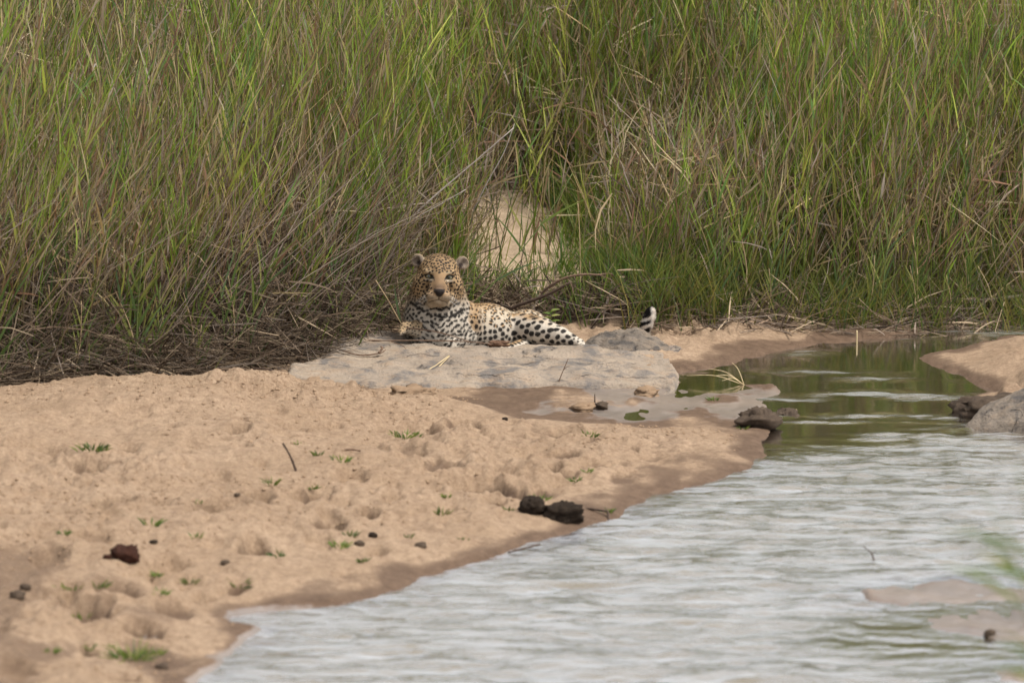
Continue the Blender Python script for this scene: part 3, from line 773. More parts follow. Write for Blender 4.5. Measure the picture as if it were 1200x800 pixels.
# ------------------------------------------------------------------ the leopard
PXM = 24.2 / FPX                      # metres per photo pixel at the leopard
class Field:
    """signed distance field on a grid, smooth unions of tapered capsules and ellipsoids, and the surface drawn from it"""
    def __init__(self, lo, hi, step):
        self.lo = np.array(lo, float); self.h = step
        self.n = np.ceil((np.array(hi) - self.lo) / step).astype(int) + 1
        self.d = np.full(self.n, .08, np.float32)
        self.prims = []
    def block(self, lo, hi):
        a = np.clip(((np.array(lo) - self.lo) / self.h).astype(int), 0, self.n)
        b = np.clip(((np.array(hi) - self.lo) / self.h).astype(int) + 2, 0, self.n)
        sl = tuple(slice(i, j) for i, j in zip(a, b))
        ax = [(self.lo[k] + self.h * np.arange(a[k], b[k])).astype(np.float32) for k in range(3)]
        return sl, ax[0][:, None, None], ax[1][None, :, None], ax[2][None, None, :]
    def blend(self, sl, q, k, sub=False):
        d = self.d[sl]
        if sub:
            hh = np.clip(.5 - .5 * (d + q) / k, 0, 1)
            self.d[sl] = d * (1 - hh) - q * hh + k * hh * (1 - hh)
        else:
            hh = np.clip(.5 + .5 * (d - q) / k, 0, 1)
            self.d[sl] = d * (1 - hh) + q * hh - k * hh * (1 - hh)
    def capsule(self, p, q, r1, r2, tagname, k=.02, sub=False):
        p = np.array(p, np.float32); q = np.array(q, np.float32)
        m = max(r1, r2) + k + .01
        sl, X, Y, Z = self.block(np.minimum(p, q) - m, np.maximum(p, q) + m)
        v = q - p; L2 = float(v @ v) + 1e-9
        t = np.clip(((X - p[0]) * v[0] + (Y - p[1]) * v[1] + (Z - p[2]) * v[2]) / L2, 0, 1)
        dist = np.sqrt((X - p[0] - t * v[0]) ** 2 + (Y - p[1] - t * v[1]) ** 2 + (Z - p[2] - t * v[2]) ** 2) - (r1 + (r2 - r1) * t)
        self.blend(sl, dist, k, sub)
        if not sub: self.prims.append((tagname, 'c', p, q, r1, r2))
    def ellipsoid(self, c, R, axes, tagname, k=.02, sub=False):
        """axes: 3x3, rows are the unit axes"""
        c = np.array(c, np.float32); R = np.array(R, np.float32); A = np.array(axes, np.float32)
        m = float(max(R)) + k + .01
        sl, X, Y, Z = self.block(c - m, c + m)
        k0 = 0; k1 = 0
        for i in range(3):
            u = (X - c[0]) * A[i, 0] + (Y - c[1]) * A[i, 1] + (Z - c[2]) * A[i, 2]
            k0 = k0 + (u / R[i]) ** 2; k1 = k1 + (u / R[i] ** 2) ** 2
        k0 = np.sqrt(k0)
        dist = k0 * (k0 - 1) / (np.sqrt(k1) + 1e-6)
        self.blend(sl, dist, k, sub)
        if not sub: self.prims.append((tagname, 'e', c, R, A, 0))
    def surface(self):
        d = self.d; s = d < 0
        n = self.n
        corner = [(i, j, k) for i in (0, 1) for j in (0, 1) for k in (0, 1)]
        cnt = np.zeros(n - 1, np.int8)
        for i, j, k in corner:
            cnt += s[i:n[0] - 1 + i, j:n[1] - 1 + j, k:n[2] - 1 + k]
        cell = np.argwhere((cnt > 0) & (cnt < 8))
        idx = np.full(n - 1, -1, np.int32)
        idx[cell[:, 0], cell[:, 1], cell[:, 2]] = np.arange(len(cell))
        acc = np.zeros((len(cell), 3)); w = np.zeros(len(cell))
        val = {c: d[cell[:, 0] + c[0], cell[:, 1] + c[1], cell[:, 2] + c[2]] for c in corner}
        for a in corner:
            for ax in range(3):
                if a[ax] == 0:
                    b = list(a); b[ax] = 1; b = tuple(b)
                    va, vb = val[a], val[b]
                    m = (va < 0) != (vb < 0)
                    t = np.where(m, va / (va - vb + 1e-12), 0)
                    p = np.tile(np.array(a, float), (len(cell), 1)); p[:, ax] = t
                    acc[m] += p[m]; w[m] += 1
        V = self.lo + self.h * (cell + acc / w[:, None])
        F = []
        for ax in range(3):
            o1, o2 = [k for k in range(3) if k != ax]
            sl0 = [slice(None)] * 3; sl1 = [slice(None)] * 3
            sl0[ax] = slice(0, -1); sl1[ax] = slice(1, None)
            e = np.argwhere(s[tuple(sl0)] != s[tuple(sl1)])
            ok = (e[:, o1] > 0) & (e[:, o2] > 0) & (e[:, o1] < n[o1] - 1) & (e[:, o2] < n[o2] - 1)
            e = e[ok]
            inside = s[e[:, 0], e[:, 1], e[:, 2]]
            def at(d1, d2):
                c = e.copy(); c[:, o1] += d1; c[:, o2] += d2
                return idx[c[:, 0], c[:, 1], c[:, 2]]
            q = np.stack([at(-1, -1), at(0, -1), at(0, 0), at(-1, 0)], -1)
            flip = inside if ax != 1 else ~inside
            q = np.where(flip[:, None], q, q[:, ::-1])
            F.append(q)
        F = np.concatenate(F)
        F = F[(F >= 0).all(1)]
        return V, F

def build_leopard():
    L = lambda px, py, y: at_depth(px, py, y)
    f = Field((-.56, -.16, -.02), (.68, .78, .50), .0034)
    # head frame: right, up, forward (towards the viewer), with a slight roll
    fw = np.array([0, -math.cos(PITCH), math.sin(PITCH)]); rt = np.array([1., 0, 0]); up = np.cross(rt, -fw); up /= np.linalg.norm(up)
    if up[2] < 0: up = -up
    roll = math.radians(-2.6)
    rt, up = rt * math.cos(roll) + up * math.sin(roll), up * math.cos(roll) - rt * math.sin(roll)
    turn = math.radians(3.0)
    rt, fw = rt * math.cos(turn) - fw * math.sin(turn), fw * math.cos(turn) + rt * math.sin(turn)
    HX = np.stack([rt, up, fw])
    O = L(514.6, 324.0, .02)
    H = lambda u, v, w: O + PXM * (u * rt + v * up + w * fw)
    def hell(u, v, w, ru, rv, rw, name='head', k=4, sub=False, tilt=None):
        A = HX
        if tilt is not None:
            A = np.array(Matrix.Rotation(tilt[0], 3, Vector(tilt[1])).transposed() @ Matrix(HX.tolist())) if False else HX
        f.ellipsoid(H(u, v, w), (ru * PXM, rv * PXM, rw * PXM), A, name, k * PXM, sub)
    def hcap(a, b, r1, r2, name='head', k=4, sub=False):
        f.capsule(H(*a), H(*b), r1 * PXM, r2 * PXM, name, k * PXM, sub)
    I3 = np.eye(3)
    P = PXM
    # --- trunk: chest facing us, ribcage running back to the right, hips rolled over
    f.ellipsoid(L(514, 378, .16), (39 * P, 36 * P, 36 * P), I3, 'chest', .03)
    f.ellipsoid(L(516, 390, .12), (38 * P, 30 * P, 30 * P), I3, 'chest', .03)
    f.capsule(L(513, 340, .13), L(512, 372, .16), 28 * P, 36 * P, 'neck', .025)
    f.capsule(L(500, 345, .13), L(496, 372, .15), 20 * P, 22 * P, 'neck', .02)
    f.capsule(L(530, 346, .13), L(532, 372, .15), 16 * P, 22 * P, 'neck', .02)
    f.capsule(L(535, 383, .22), L(572, 387, .32), 29 * P, 30.5 * P, 'body', .03)
    f.capsule(L(572, 387, .32), L(604, 391, .43), 30 * P, 24 * P, 'body', .03)
    f.ellipsoid(L(546, 377, .17), (20 * P, 22 * P, 24 * P), I3, 'body', .02)       # shoulder blade / upper arm
    f.ellipsoid(L(618, 388, .46), (26 * P, 21 * P, 26 * P), I3, 'body', .03)
    # --- near hind leg stretched out behind, lying flat
    f.capsule(L(611, 384, .33), L(634, 388, .25), 18.0 * P, 16.0 * P, 'thigh', .016)
    f.capsule(L(634, 388, .25), L(656, 393.5, .19), 15.5 * P, 10.5 * P, 'thigh', .012)
    f.capsule(L(656, 393.5, .19), L(671, 399, .15), 10.5 * P, 6.8 * P, 'thigh', .01)
    f.capsule(L(671, 399, .15), L(680, 402.0, .12), 6.0 * P, 4.8 * P, 'foot', .008)
    for k in range(3):
        f.capsule(L(679, 401.5 + 1.2 * k, .13 - .014 * k), L(683.5, 403 + 1.0 * k, .115 - .018 * k), 2.6 * P, 2.2 * P, 'foot', .003)
    # --- lower hind leg folded beneath the belly
    f.capsule(L(612, 406, .22), L(598, 409.5, .09), 8.5 * P, 6.5 * P, 'shin', .012)
    f.capsule(L(598, 409.5, .09), L(584, 410, .06), 6.2 * P, 5.2 * P, 'shin', .01)
    # --- fore legs: one reaching out to the left, the other tucked under the chest
    f.capsule(L(497, 389, .10), L(486, 385, .035), 12 * P, 8.5 * P, 'paw', .014)
    f.capsule(L(486, 385, .035), L(475, 383.5, .0), 7.6 * P, 6.8 * P, 'paw', .01)
    for k in range(4):
        f.capsule(L(476 - 1.0 * k, 381.5 + 1.7 * k, .01 - .012 * k), L(470.5 - .4 * k, 384.0 + 1.8 * k, -.004 - .015 * k), 3.3 * P, 2.9 * P, 'paw', .004)
    f.capsule(L(546, 397, .10), L(528, 405, .02), 12 * P, 9 * P, 'chest', .015)
    # --- tail: along the rock behind and up at the tip
    tp = [L(634, 394, .55), L(668, 402, .60), L(705, 408, .58), L(735, 407, .50), L(749, 400, .44), L(754.5, 390, .42), L(758, 380, .41), L(761, 371, .41), L(762.5, 366, .41)]
    tr = [11, 8.5, 7.5, 7, 6.4, 6.4, 6.6, 6.6, 5.6]
    for k in range(len(tp) - 1):
        f.capsule(tp[k], tp[k + 1], tr[k] * P, tr[k + 1] * P, 'tail', .006)
    # --- head
    hell(0, 4, -24, 24.5, 22.5, 27, k=5)
    hell(0, 11, -18, 21, 12.5, 18, k=6)
    hell(15.5, -9, -17, 13.2, 14, 15, k=6); hell(-15.5, -9, -17, 13.2, 14, 15, k=6)
    hcap((14, -2, -5), (19, -10, -12), 6.5, 8, k=5); hcap((-14, -2, -5), (-19, -10, -12), 6.5, 8, k=5)
    hell(11.5, 5.6, -1.5, 8.5, 4.0, 6, k=3); hell(-11.5, 5.6, -1.5, 8.5, 4.0, 6, k=3)
    hcap((0, 5, -1), (0, -14, 17), 9.0, 8.0, k=4)
    hcap((5, -4, 2), (5.5, -17, 15), 6, 7, k=3); hcap((-5, -4, 2), (-5.5, -17, 15), 6, 7, k=3)
    hell(6.6, -23.2, 15, 8.8, 6.8, 11, k=2.5); hell(-6.6, -23.2, 15, 8.8, 6.8, 11, k=2.5)
    hell(0, -29.6, 10, 8.0, 4.4, 10.5, k=2.0)
    hcap((19, -17, -20), (7, -31, 4), 9, 6.5, k=5); hcap((-19, -17, -20), (-7, -31, 4), 9, 6.5, k=5)
    hell(0, -18.5, 24.5, 6.6, 4.4, 4.5, k=1.6)
    # mouth line, nose split, eye sockets
    hcap((0, -23, 29), (0, -27, 26), .9, .9, sub=True, k=1.2)
    for sgn in (-1, 1):
        hcap((0, -27.2, 26), (sgn * 8, -29.2, 20), .9, 1.0, sub=True, k=1.4)
        hcap((sgn * 8, -29.2, 20), (sgn * 13, -31.0, 10), 1.0, 1.0, sub=True, k=1.6)
        hell(sgn * 12.2, -.6, 4.2, 5.0, 2.2, 4.8, sub=True, k=1.2)
        hell(sgn * 3.4, -19.8, 28.5, 1.3, 1.0, 1.6, sub=True, k=.8)
    # ears: cups with a soft rim
    for sgn, eu, ev in ((-1, -25.2, 18.0), (1, 27.5, 17.8)):
        A = np.array([rt, up, fw])
        out = fw * .80 + rt * sgn * .58 + up * .10; out /= np.linalg.norm(out)
        sx = np.cross(up, out); sx /= np.linalg.norm(sx); uy = np.cross(out, sx)
        A = np.stack([sx, uy, out])
        f.ellipsoid(H(eu, ev, -20), (8.3 * P, 7.8 * P, 5.4 * P), A, 'ear', 3.2 * P)
        f.ellipsoid(H(eu, ev - .6, -20) + out * 5.6 * P, (6.4 * P, 5.9 * P, 5.2 * P), A, 'ear', 1.2 * P, True)
    # lies flat on the rock
    zf = float(.020)
    V, F = f.surface()
    # relax the stair-steps a little
    E = np.concatenate([F[:, [0, 1]], F[:, [1, 2]], F[:, [2, 3]], F[:, [3, 0]]])
    for it in range(2):
        acc = np.zeros_like(V); cn = np.zeros(len(V))
        for a, b in ((0, 1), (1, 0)):
            np.add.at(acc, E[:, a], V[E[:, b]]); np.add.at(cn, E[:, a], 1)
        V = V + .45 * (acc / cn[:, None] - V)
    # normals
    n = np.cross(V[F[:, 2]] - V[F[:, 0]], V[F[:, 3]] - V[F[:, 1]])
    N = np.zeros_like(V)
    for k in range(4): np.add.at(N, F[:, k], n)
    N /= np.linalg.norm(N, axis=1)[:, None] + 1e-12
    # which part each vertex belongs to
    best = np.full(len(V), 1e9); part = np.zeros(len(V), int)
    names = ['head', 'neck', 'chest', 'body', 'thigh', 'foot', 'shin', 'paw', 'tail', 'ear']
    tailt = np.zeros(len(V))
    for pr in f.prims:
        if pr[1] == 'c':
            p, q, r1, r2 = pr[2:6]; v = q - p
            t = np.clip(((V - p) @ v) / (v @ v + 1e-9), 0, 1)
            d = np.linalg.norm(V - p - t[:, None] * v, axis=1) - (r1 + (r2 - r1) * t)
        else:
            c, R, A = pr[2:5]
            u = (V - c) @ A.T
            k0 = np.sqrt(((u / R) ** 2).sum(1)); k1 = np.sqrt(((u / R ** 2) ** 2).sum(1)) + 1e-6
            d = k0 * (k0 - 1) / k1
        m = d < best
        best[m] = d[m]; part[m] = names.index(pr[0])
    pid = {nm: part == i for i, nm in enumerate(names)}
    hu = (V - O) @ rt / P; hv = (V - O) @ up / P; hw = (V - O) @ fw / P
    px, py = to_pixel(V)
    lr = np.random.default_rng(5)

    def srgb(r, g, b):
        c = np.array([r, g, b]) / 255.0
        return np.where(c <= .04045, c / 12.92, ((c + .055) / 1.055) ** 2.4)
    WHITE = srgb(206, 196, 181); CREAM = srgb(204, 190, 168); TAN = srgb(176, 146, 108); GOLD = srgb(186, 132, 72); BROWN = srgb(150, 104, 66); BLACK = srgb(26, 22, 20); GREYB = srgb(112, 92, 76)
    nz = noise3(V * 16, 3); nf = noise3(V * 90, 4)
    lerp = lambda a, b, t: a + (b - a) * np.clip(t, 0, 1)[:, None]
    C = np.tile(CREAM, (len(V), 1))
    # trunk: gold along the spine, cream flank, white belly / chest
    topn = N[:, 2]
    bodyish = pid['body'] | pid['thigh'] | pid['shin'] | pid['foot'] | pid['tail']
    C = np.where(bodyish[:, None], lerp(lerp(np.tile(WHITE, (len(V), 1)), np.tile(CREAM, (len(V), 1)), sstep(.1, .8, topn + .25 * nz)), np.tile(TAN, (len(V), 1)), sstep(.72, 1.15, topn + .2 * nz)), C)
    shoulder = np.exp(-((px - 556) / 9) ** 2) * sstep(402, 380, py) * pid['body']
    C = lerp(C, np.tile(TAN, (len(V), 1)), .9 * shoulder)
    belly = pid['body'] & (py > 388)
    C = np.where(belly[:, None], lerp(C, np.tile(WHITE, (len(V), 1)), sstep(386, 396, py)), C)
    th = pid['thigh'] | pid['shin'] | pid['foot']
    C = np.where(th[:, None], lerp(np.tile(WHITE, (len(V), 1)), np.tile(TAN, (len(V), 1)), sstep(.72, 1.02, topn + .12 * nz) * sstep(655, 625, px)), C)
    cn = pid['chest'] | pid['neck']
    C = np.where(cn[:, None], lerp(np.tile(WHITE, (len(V), 1)), np.tile(TAN, (len(V), 1)), sstep(.15, .75, topn * .6 + .5 * (N[:, 1]) + .25 * nz)), C)
    C = np.where((pid['neck'] | (pid['head'] & (hv < -20)))[:, None], lerp(C, np.tile(srgb(172, 142, 104), (len(V), 1)), .85 * sstep(366, 340, py + .35 * nz * 10) * sstep(10, 24, np.abs(hu))), C)
    C = np.where(pid['paw'][:, None], lerp(np.tile(srgb(170, 146, 114), (len(V), 1)), np.tile(CREAM, (len(V), 1)), sstep(.5, -.5, topn)), C)
    # head
    hd = pid['head']
    ch = np.tile(srgb(140, 114, 83), (len(V), 1))
    ch = lerp(ch, np.tile(srgb(166, 140, 104), (len(V), 1)), sstep(8, 20, np.abs(hu)) * .7)
    ch = lerp(ch, np.tile(srgb(130, 105, 78), (len(V), 1)), np.exp(-(hu / 9) ** 2) * sstep(3, -3, hv) * sstep(-22, -15, hv))     # nose bridge
    ch = lerp(ch, np.tile(srgb(98, 80, 66), (len(V), 1)), .8 * np.exp(-(hu / 8) ** 2 - ((hv + 13.5) / 4.5) ** 2))                # grey-brown above the nose
    ch = lerp(ch, np.tile(srgb(154, 138, 116), (len(V), 1)), sstep(-21, -26, hv - .12 * np.abs(hu)))                              # muzzle, chin, throat
    ch = lerp(ch, np.tile(srgb(158, 132, 104), (len(V), 1)), .8 * np.exp(-((np.abs(hu) - 8.5) / 5) ** 2 - ((hv + 20.5) / 3.0) ** 2))
    ch = lerp(ch, np.tile(srgb(236, 226, 206), (len(V), 1)), .6 * np.exp(-((np.abs(hu) - 12.5) / 4.5) ** 2 - ((hv + 4.5) / 1.3) ** 2))  # pale beneath the eyes
    ch = lerp(ch, np.tile(srgb(222, 204, 170), (len(V), 1)), .6 * np.exp(-((np.abs(hu) - 12.0) / 4.5) ** 2 - ((hv - 4.8) / 1.4) ** 2))  # pale above
    ch = lerp(ch, np.tile(srgb(168, 140, 104), (len(V), 1)), .8 * sstep(14, 22, np.abs(hu)) * sstep(-34, -22, hv))
    C = np.where(hd[:, None], ch * (1 + .10 * noise3(V * 60, 8))[:, None], C)
    # ears
    er = pid['ear']
    for sgn, eu, ev in ((-1, -25.2, 18.0), (1, 27.5, 17.8)):
        m = er & (np.sign(hu) == sgn)
        rr = np.sqrt((hu - eu) ** 2 + (hv - ev) ** 2)
        ce = lerp(np.tile(srgb(176, 156, 128), (len(V), 1)), np.tile(srgb(124, 110, 96), (len(V), 1)), sstep(7.9, 6.2, rr))
        ce = lerp(ce, np.tile(srgb(48, 38, 34), (len(V), 1)), sstep(4.2, 1.2, np.sqrt((hu - eu + sgn * 2.0) ** 2 + (hv - ev + 2.5) ** 2)))
        back = (N @ fw) < -.1
        ce = np.where(back[:, None], srgb(70, 58, 50), ce)
        C = np.where(m[:, None], ce, C)
    # ---------------- spots
    spot = np.zeros(len(V))          # strength of black
    tint = np.zeros(len(V))          # warmer centre of the rosettes
    cand = lr.permutation(len(V))[:90000]
    acc_p = np.zeros((0, 3)); acc_r = np.zeros(0); keep = []
    def spacing(i):
        nm = names[part[i]]
        if nm == 'head':
            if hv[i] > 6: return 3.2
            return 3.5
        return {'neck': 4.0 if py[i] < 352 else 4.9, 'chest': 4.7, 'body': 6.2, 'thigh': 7.4, 'foot': 5, 'shin': 8, 'paw': 3.6, 'tail': 9, 'ear': 99}[nm]
    for i in cand:
        s = spacing(i) * P
        if s > .2: continue
        if names[part[i]] == 'tail' : continue
        if len(keep):
            d = np.linalg.norm(acc_p - V[i], axis=1)
            if (d < .5 * (s + acc_r)).any(): continue
        keep.append(i); acc_p = np.vstack([acc_p, V[i]]); acc_r = np.append(acc_r, s)
    Vn = V + .0018 * np.stack([noise3(V * 120, 11), noise3(V * 120, 12), noise3(V * 120, 13)], -1)
    xord = np.argsort(V[:, 0]); xsort = V[xord, 0]
    for i in keep:
        nm = names[part[i]]
        c = V[i]; nn = N[i]; s = spacing(i) * P
        i0, i1 = np.searchsorted(xsort, (c[0] - s * 1.3, c[0] + s * 1.3))
        near = xord[i0:i1]
        near = near[np.abs(V[near] - c).max(1) < s * 1.3]
        near = near[(N[near] @ nn) > .1]
        # in-plane axes: e1 runs across, e2 up
        e1 = np.cross(np.array([0, 0, 1.0]), nn); l = np.linalg.norm(e1)
        e1 = e1 / l if l > .2 else np.array([1.0, 0, 0]); e2 = np.cross(nn, e1)
        ang = lr.normal(0, .3); asp = 1.0; size = .5
        if nm == 'head':
            u, v, w = hu[i], hv[i], hw[i]
            if abs(u) < 8.0 - .15 * max(0, v + 3) and v < 4.0 and v > -22: continue              # clear bridge
            if v < -21 and abs(u) < 13: continue
            if abs(abs(u) - 12.2) < 6 and -4.5 < v < 3.6: continue
            size = .45; asp = 1.25; ang = lr.uniform(0, 3.1)
        elif nm == 'neck':
            size = .40; asp = 1.4; ang = lr.normal(0, .35)
        elif nm == 'chest':
            size = .47; asp = 2.1; ang = lr.normal(.0, .25) + .45 * np.sign(c[0] - (514 - 600) * P)
        elif nm == 'body':
            size = .44; asp = 1.1
        elif nm == 'thigh':
            size = .44; asp = 1.35; ang = lr.normal(.35, .3)
        elif nm == 'shin':
            size = .36; asp = 1.3
        elif nm == 'paw':
            size = .34; asp = 1.2
        elif nm == 'foot':
            size = .3; asp = 1.4
        size *= lr.uniform(.85, 1.15)
        q = Vn[near] - c
        a = q @ e1; b = q @ e2
        ca, sa = math.cos(ang), math.sin(ang)
        a, b = (a * ca + b * sa) / math.sqrt(asp), (-a * sa + b * ca) * math.sqrt(asp)
        r = np.sqrt(a * a + b * b)
        R = size * s
        fw_ = .0012
        if nm == 'body' and topn[i] > .25 and py[i] < 388:
            # rosette: a broken ring round a warm centre
            th_ = np.arctan2(b, a); g = lr.uniform(0, 6.28)
            R = R * 1.12
            ring = sstep(R * .40 + fw_, R * .40 - fw_, np.abs(r - R * .70))
            gap = .5 + .5 * np.cos(th_ * lr.integers(2, 4) + g)
            spot[near] = np.maximum(spot[near], ring * sstep(.16, .34, gap))
            tint[near] = np.maximum(tint[near], sstep(R * .75, R * .45, r))
        else:
            spot[near] = np.maximum(spot[near], sstep(R + fw_, R - fw_, r))
    # necklaces and face lines drawn as strokes in the plane facing us
    def stroke(pts, wd, mask, amt=1.0):
        pts = np.array(pts, float); dd = np.full(len(V), 1e9)
        x = px + 1.1 * noise3(V * 70, 21); y = py + 1.1 * noise3(V * 70, 22)
        for k in range(len(pts) - 1):
            a, b = pts[k], pts[k + 1]; e = b - a
            t = np.clip(((x - a[0]) * e[0] + (y - a[1]) * e[1]) / (e @ e), 0, 1)
            dd = np.minimum(dd, np.hypot(x - a[0] - t * e[0], y - a[1] - t * e[1]))
        front = (N @ fw) > -.2
        spot[:] = np.where(mask & front, np.maximum(spot, amt * sstep(wd + .5, wd - .5, dd)), spot)
    nh = pid['neck'] | pid['chest'] | pid['head'] | pid['body']
    low = hv < -27
    stroke([(482, 354), (488, 358)], 1.7, nh & (~hd | low)); stroke([(490.5, 359.5), (497, 364)], 1.7, nh & (~hd | low))
    stroke([(501, 366), (506, 368.5)], 1.5, nh & (~hd | low)); stroke([(510, 369.5), (518, 371), (525, 370.5)], 1.5, nh & (~hd | low))
    stroke([(529, 369.5), (536, 367), (542, 362)], 1.8, nh & (~hd | low))
    stroke([(486, 352), (496, 358)], 1.1, nh & (~hd | low)); stroke([(508, 361.5), (516, 362.5), (524, 360)], 1.2, nh & low)
    stroke([(531, 359), (538, 354)], 1.2, nh & (~hd | low))
    hl = hd & ((N @ fw) > -.1)
    def hstroke(pts, wd, amt=1.0):
        dd = np.full(len(V), 1e9)
        for k in range(len(pts) - 1):
            a, b = np.array(pts[k], float), np.array(pts[k + 1], float); e = b - a
            t = np.clip(((hu - a[0]) * e[0] + (hv - a[1]) * e[1]) / (e @ e), 0, 1)
            dd = np.minimum(dd, np.hypot(hu - a[0] - t * e[0], hv - a[1] - t * e[1]))
        spot[:] = np.where(hl & (hw > -20), np.maximum(spot, amt * sstep(wd + .45, wd - .45, dd)), spot)
    for sgn in (-1, 1):
        hstroke([(sgn * 6.8, -2.4), (sgn * 9, .6), (sgn * 12.5, 1.9), (sgn * 17.0, 1.2)], 1.05)        # upper lid
        hstroke([(sgn * 6.8, -2.4), (sgn * 10, -2.7), (sgn * 14.5, -2.6), (sgn * 17.0, 1.2)], .75)    # lower lid
        hstroke([(sgn * 6.8, -2.4), (sgn * 6.0, -5.0)], .5, .8)                                           # tear line
        hstroke([(sgn * 17.2, 1.2), (sgn * 21, -2)], .7, .9)
        hstroke([(0, -27.0), (sgn * 4, -28.3), (sgn * 8, -29.2), (sgn * 11, -31)], .5, .7)       # lips
        for k, (v0, v1) in enumerate(((-21.2, -22.2), (-23.4, -24.6), (-25.7, -26.7))):               # whisker rows
            hstroke([(sgn * 6.5, v0), (sgn * 15, v1)], .42, .6)
        hstroke([(sgn * 3.6, 8.5), (sgn * 6.0, 11)], .55, .8)                                          # forehead lines
        hstroke([(sgn * 18, -6), (sgn * 22, -8.5)], .6, .85); hstroke([(sgn * 17, -17), (sgn * 21, -18)], .7, .8)
    hstroke([(0, -22.5), (0, -27.2)], .6, .9)
    C = lerp(C, np.tile(srgb(196, 150, 92), (len(V), 1)), .7 * tint)
    C = lerp(C, np.tile(BLACK, (len(V), 1)), .97 * spot)
    # nose leather
    nose = hd & (hw > 19)
    nd = np.maximum(np.abs(hu) / 6.8 + np.clip(-(hv + 18), 0, 9) * .11, np.abs(hv + 19.2) / 4.6)
    C = np.where(nose[:, None], lerp(C, np.tile(srgb(34, 27, 24), (len(V), 1)), sstep(1.1, .85, nd)), C)
    sock = hd & ((np.abs(np.abs(hu) - 12.0) / 5.0) ** 2 + ((hv + .3) / 2.6) ** 2 < 1)
    C = np.where(sock[:, None], srgb(24, 18, 15), C)
    # tail rings: black in front, white behind
    tl = pid['tail']
    tz = noise3(V * 60, 31) * 1.2
    yy = py + tz + .35 * (px - 758)
    ring = sstep(.35, .6, .5 + .5 * np.sin(yy * 2 * math.pi / 8.6 + 1.2)) * sstep(763.5, 759.5, px + tz - .12 * (390 - py))
    tip = sstep(370.5, 368, py + tz) * sstep(765, 762, px + tz)
    C = np.where(tl[:, None], lerp(np.tile(srgb(222, 214, 204), (len(V), 1)), np.tile(BLACK, (len(V), 1)), np.maximum(ring, tip)), C)
    C *= (1 + .08 * nf)[:, None]
    C = np.clip(C, .004, .9)

    def coat_material():
        t = NT('leopard_coat')
        c = t.attr('coat', True)
        n = t.noise(420, 2, .6, t.objco())
        c = t.mix(.5, c, t.mix(n, (.72, .72, .72), (1.25, 1.25, 1.25)), 'MULTIPLY')
        b = t.n.new('ShaderNodeBsdfPrincipled')
        t.set(b.inputs['Base Color'], c); b.inputs['Roughness'].default_value = .75
        b.inputs['Specular IOR Level'].default_value = .2
        b.inputs['Sheen Weight'].default_value = .04; b.inputs['Sheen Roughness'].default_value = .5
        t.l.new(t.bump(n, .35, .003), b.inputs['Normal'])
        return t.done(b.outputs['BSDF'])
    root = bpy.data.objects.new('leopard', None); COL.objects.link(root)
    base = np.array([-.15, .2, .02]); root.location = base
    root.empty_display_size = .2
    tag(root, 'spotted leopard lying on the rock slab, head raised and facing the viewer', 'leopard')
    coat = coat_material()
    me = mesh_np('leopard_body', V - base, F, cols={'coat': C})
    body = link('body', me, coat, root)
    # ---- short fur standing off the coat
    tri = np.concatenate([F[:, [0, 1, 2]], F[:, [0, 2, 3]]])
    ctr = V[tri].mean(1)
    ar = np.linalg.norm(np.cross(V[tri[:, 1]] - V[tri[:, 0]], V[tri[:, 2]] - V[tri[:, 0]]), axis=1) / 2
    ok = (ctr[:, 2] > .02)
    view = (N[tri[:, 0]] @ np.array([0, -1, .1])) > -.75
    prob = ar * ok * view; prob /= prob.sum()
    NB = 260000
    ti = lr.choice(len(tri), NB, p=prob)
    w = lr.dirichlet((1, 1, 1), NB)
    pos = (V[tri[ti]] * w[:, :, None]).sum(1); nrm = (N[tri[ti]] * w[:, :, None]).sum(1); col = (C[tri[ti]] * w[:, :, None]).sum(1)
    pp = part[tri[ti, 0]]
    ln = np.array([.0046, .0085, .0088, .0065, .0065, .005, .0065, .0052, .009, .006])[pp]
    u_, v_, w_ = (pos - O) @ rt / P, (pos - O) @ up / P, (pos - O) @ fw / P
    isface = (pp == 0) & (w_ > -6)
    ln = np.where(isface, .0028, ln)
    eye = isface & (np.abs(np.abs(u_) - 12.0) < 7) & (np.abs(v_ + .2) < 3.6)
    nose_ = isface & (np.abs(u_) < 8) & (np.abs(v_ + 19.5) < 6) & (w_ > 17)
    flow = np.zeros_like(pos); flow[:, 2] = -1.0
    bd = (pp == 3) | (pp == 4) | (pp == 6) | (pp == 5)
    flow[bd] = np.array([.7, .35, -.5])
    fc = (pp == 0); hc = O + PXM * (0 * rt - 16 * up + 30 * fw)
    flow[fc] = (pos[fc] - hc); flow /= np.linalg.norm(flow, axis=1)[:, None] + 1e-9
    tl_ = pp == 8; flow[tl_] = np.array([.1, 0, .9])
    jit = lr.normal(0, .28, (NB, 3))
    dirn = nrm * .55 + flow * .75 + jit
    dirn -= nrm * np.minimum(0, (dirn * nrm).sum(1) - .22)[:, None]
    dirn /= np.linalg.norm(dirn, axis=1)[:, None]
    side = np.cross(dirn, nrm); side /= np.linalg.norm(side, axis=1)[:, None] + 1e-9
    keepm = ~(eye | nose_)
    pos, dirn, side, ln, col, nrm = (a[keepm] for a in (pos, dirn, side, ln, col, nrm))
    ln = ln * lr.uniform(.6, 1.25, len(ln))
    wd = .0007
    root_p = pos - nrm * .001
    FV = np.stack([root_p - side * wd, root_p + side * wd, root_p + dirn * ln[:, None]], 1).reshape(-1, 3)
    FC = np.repeat(np.clip(col * lr.uniform(.88, 1.14, (len(col), 1)), 0, .9), 3, 0)
    me = mesh_np('leopard_fur', FV - base, np.arange(len(FV)).reshape(-1, 3), cols={'coat': FC})
    tag(link('fur', me, coat, root), kind='stuff')
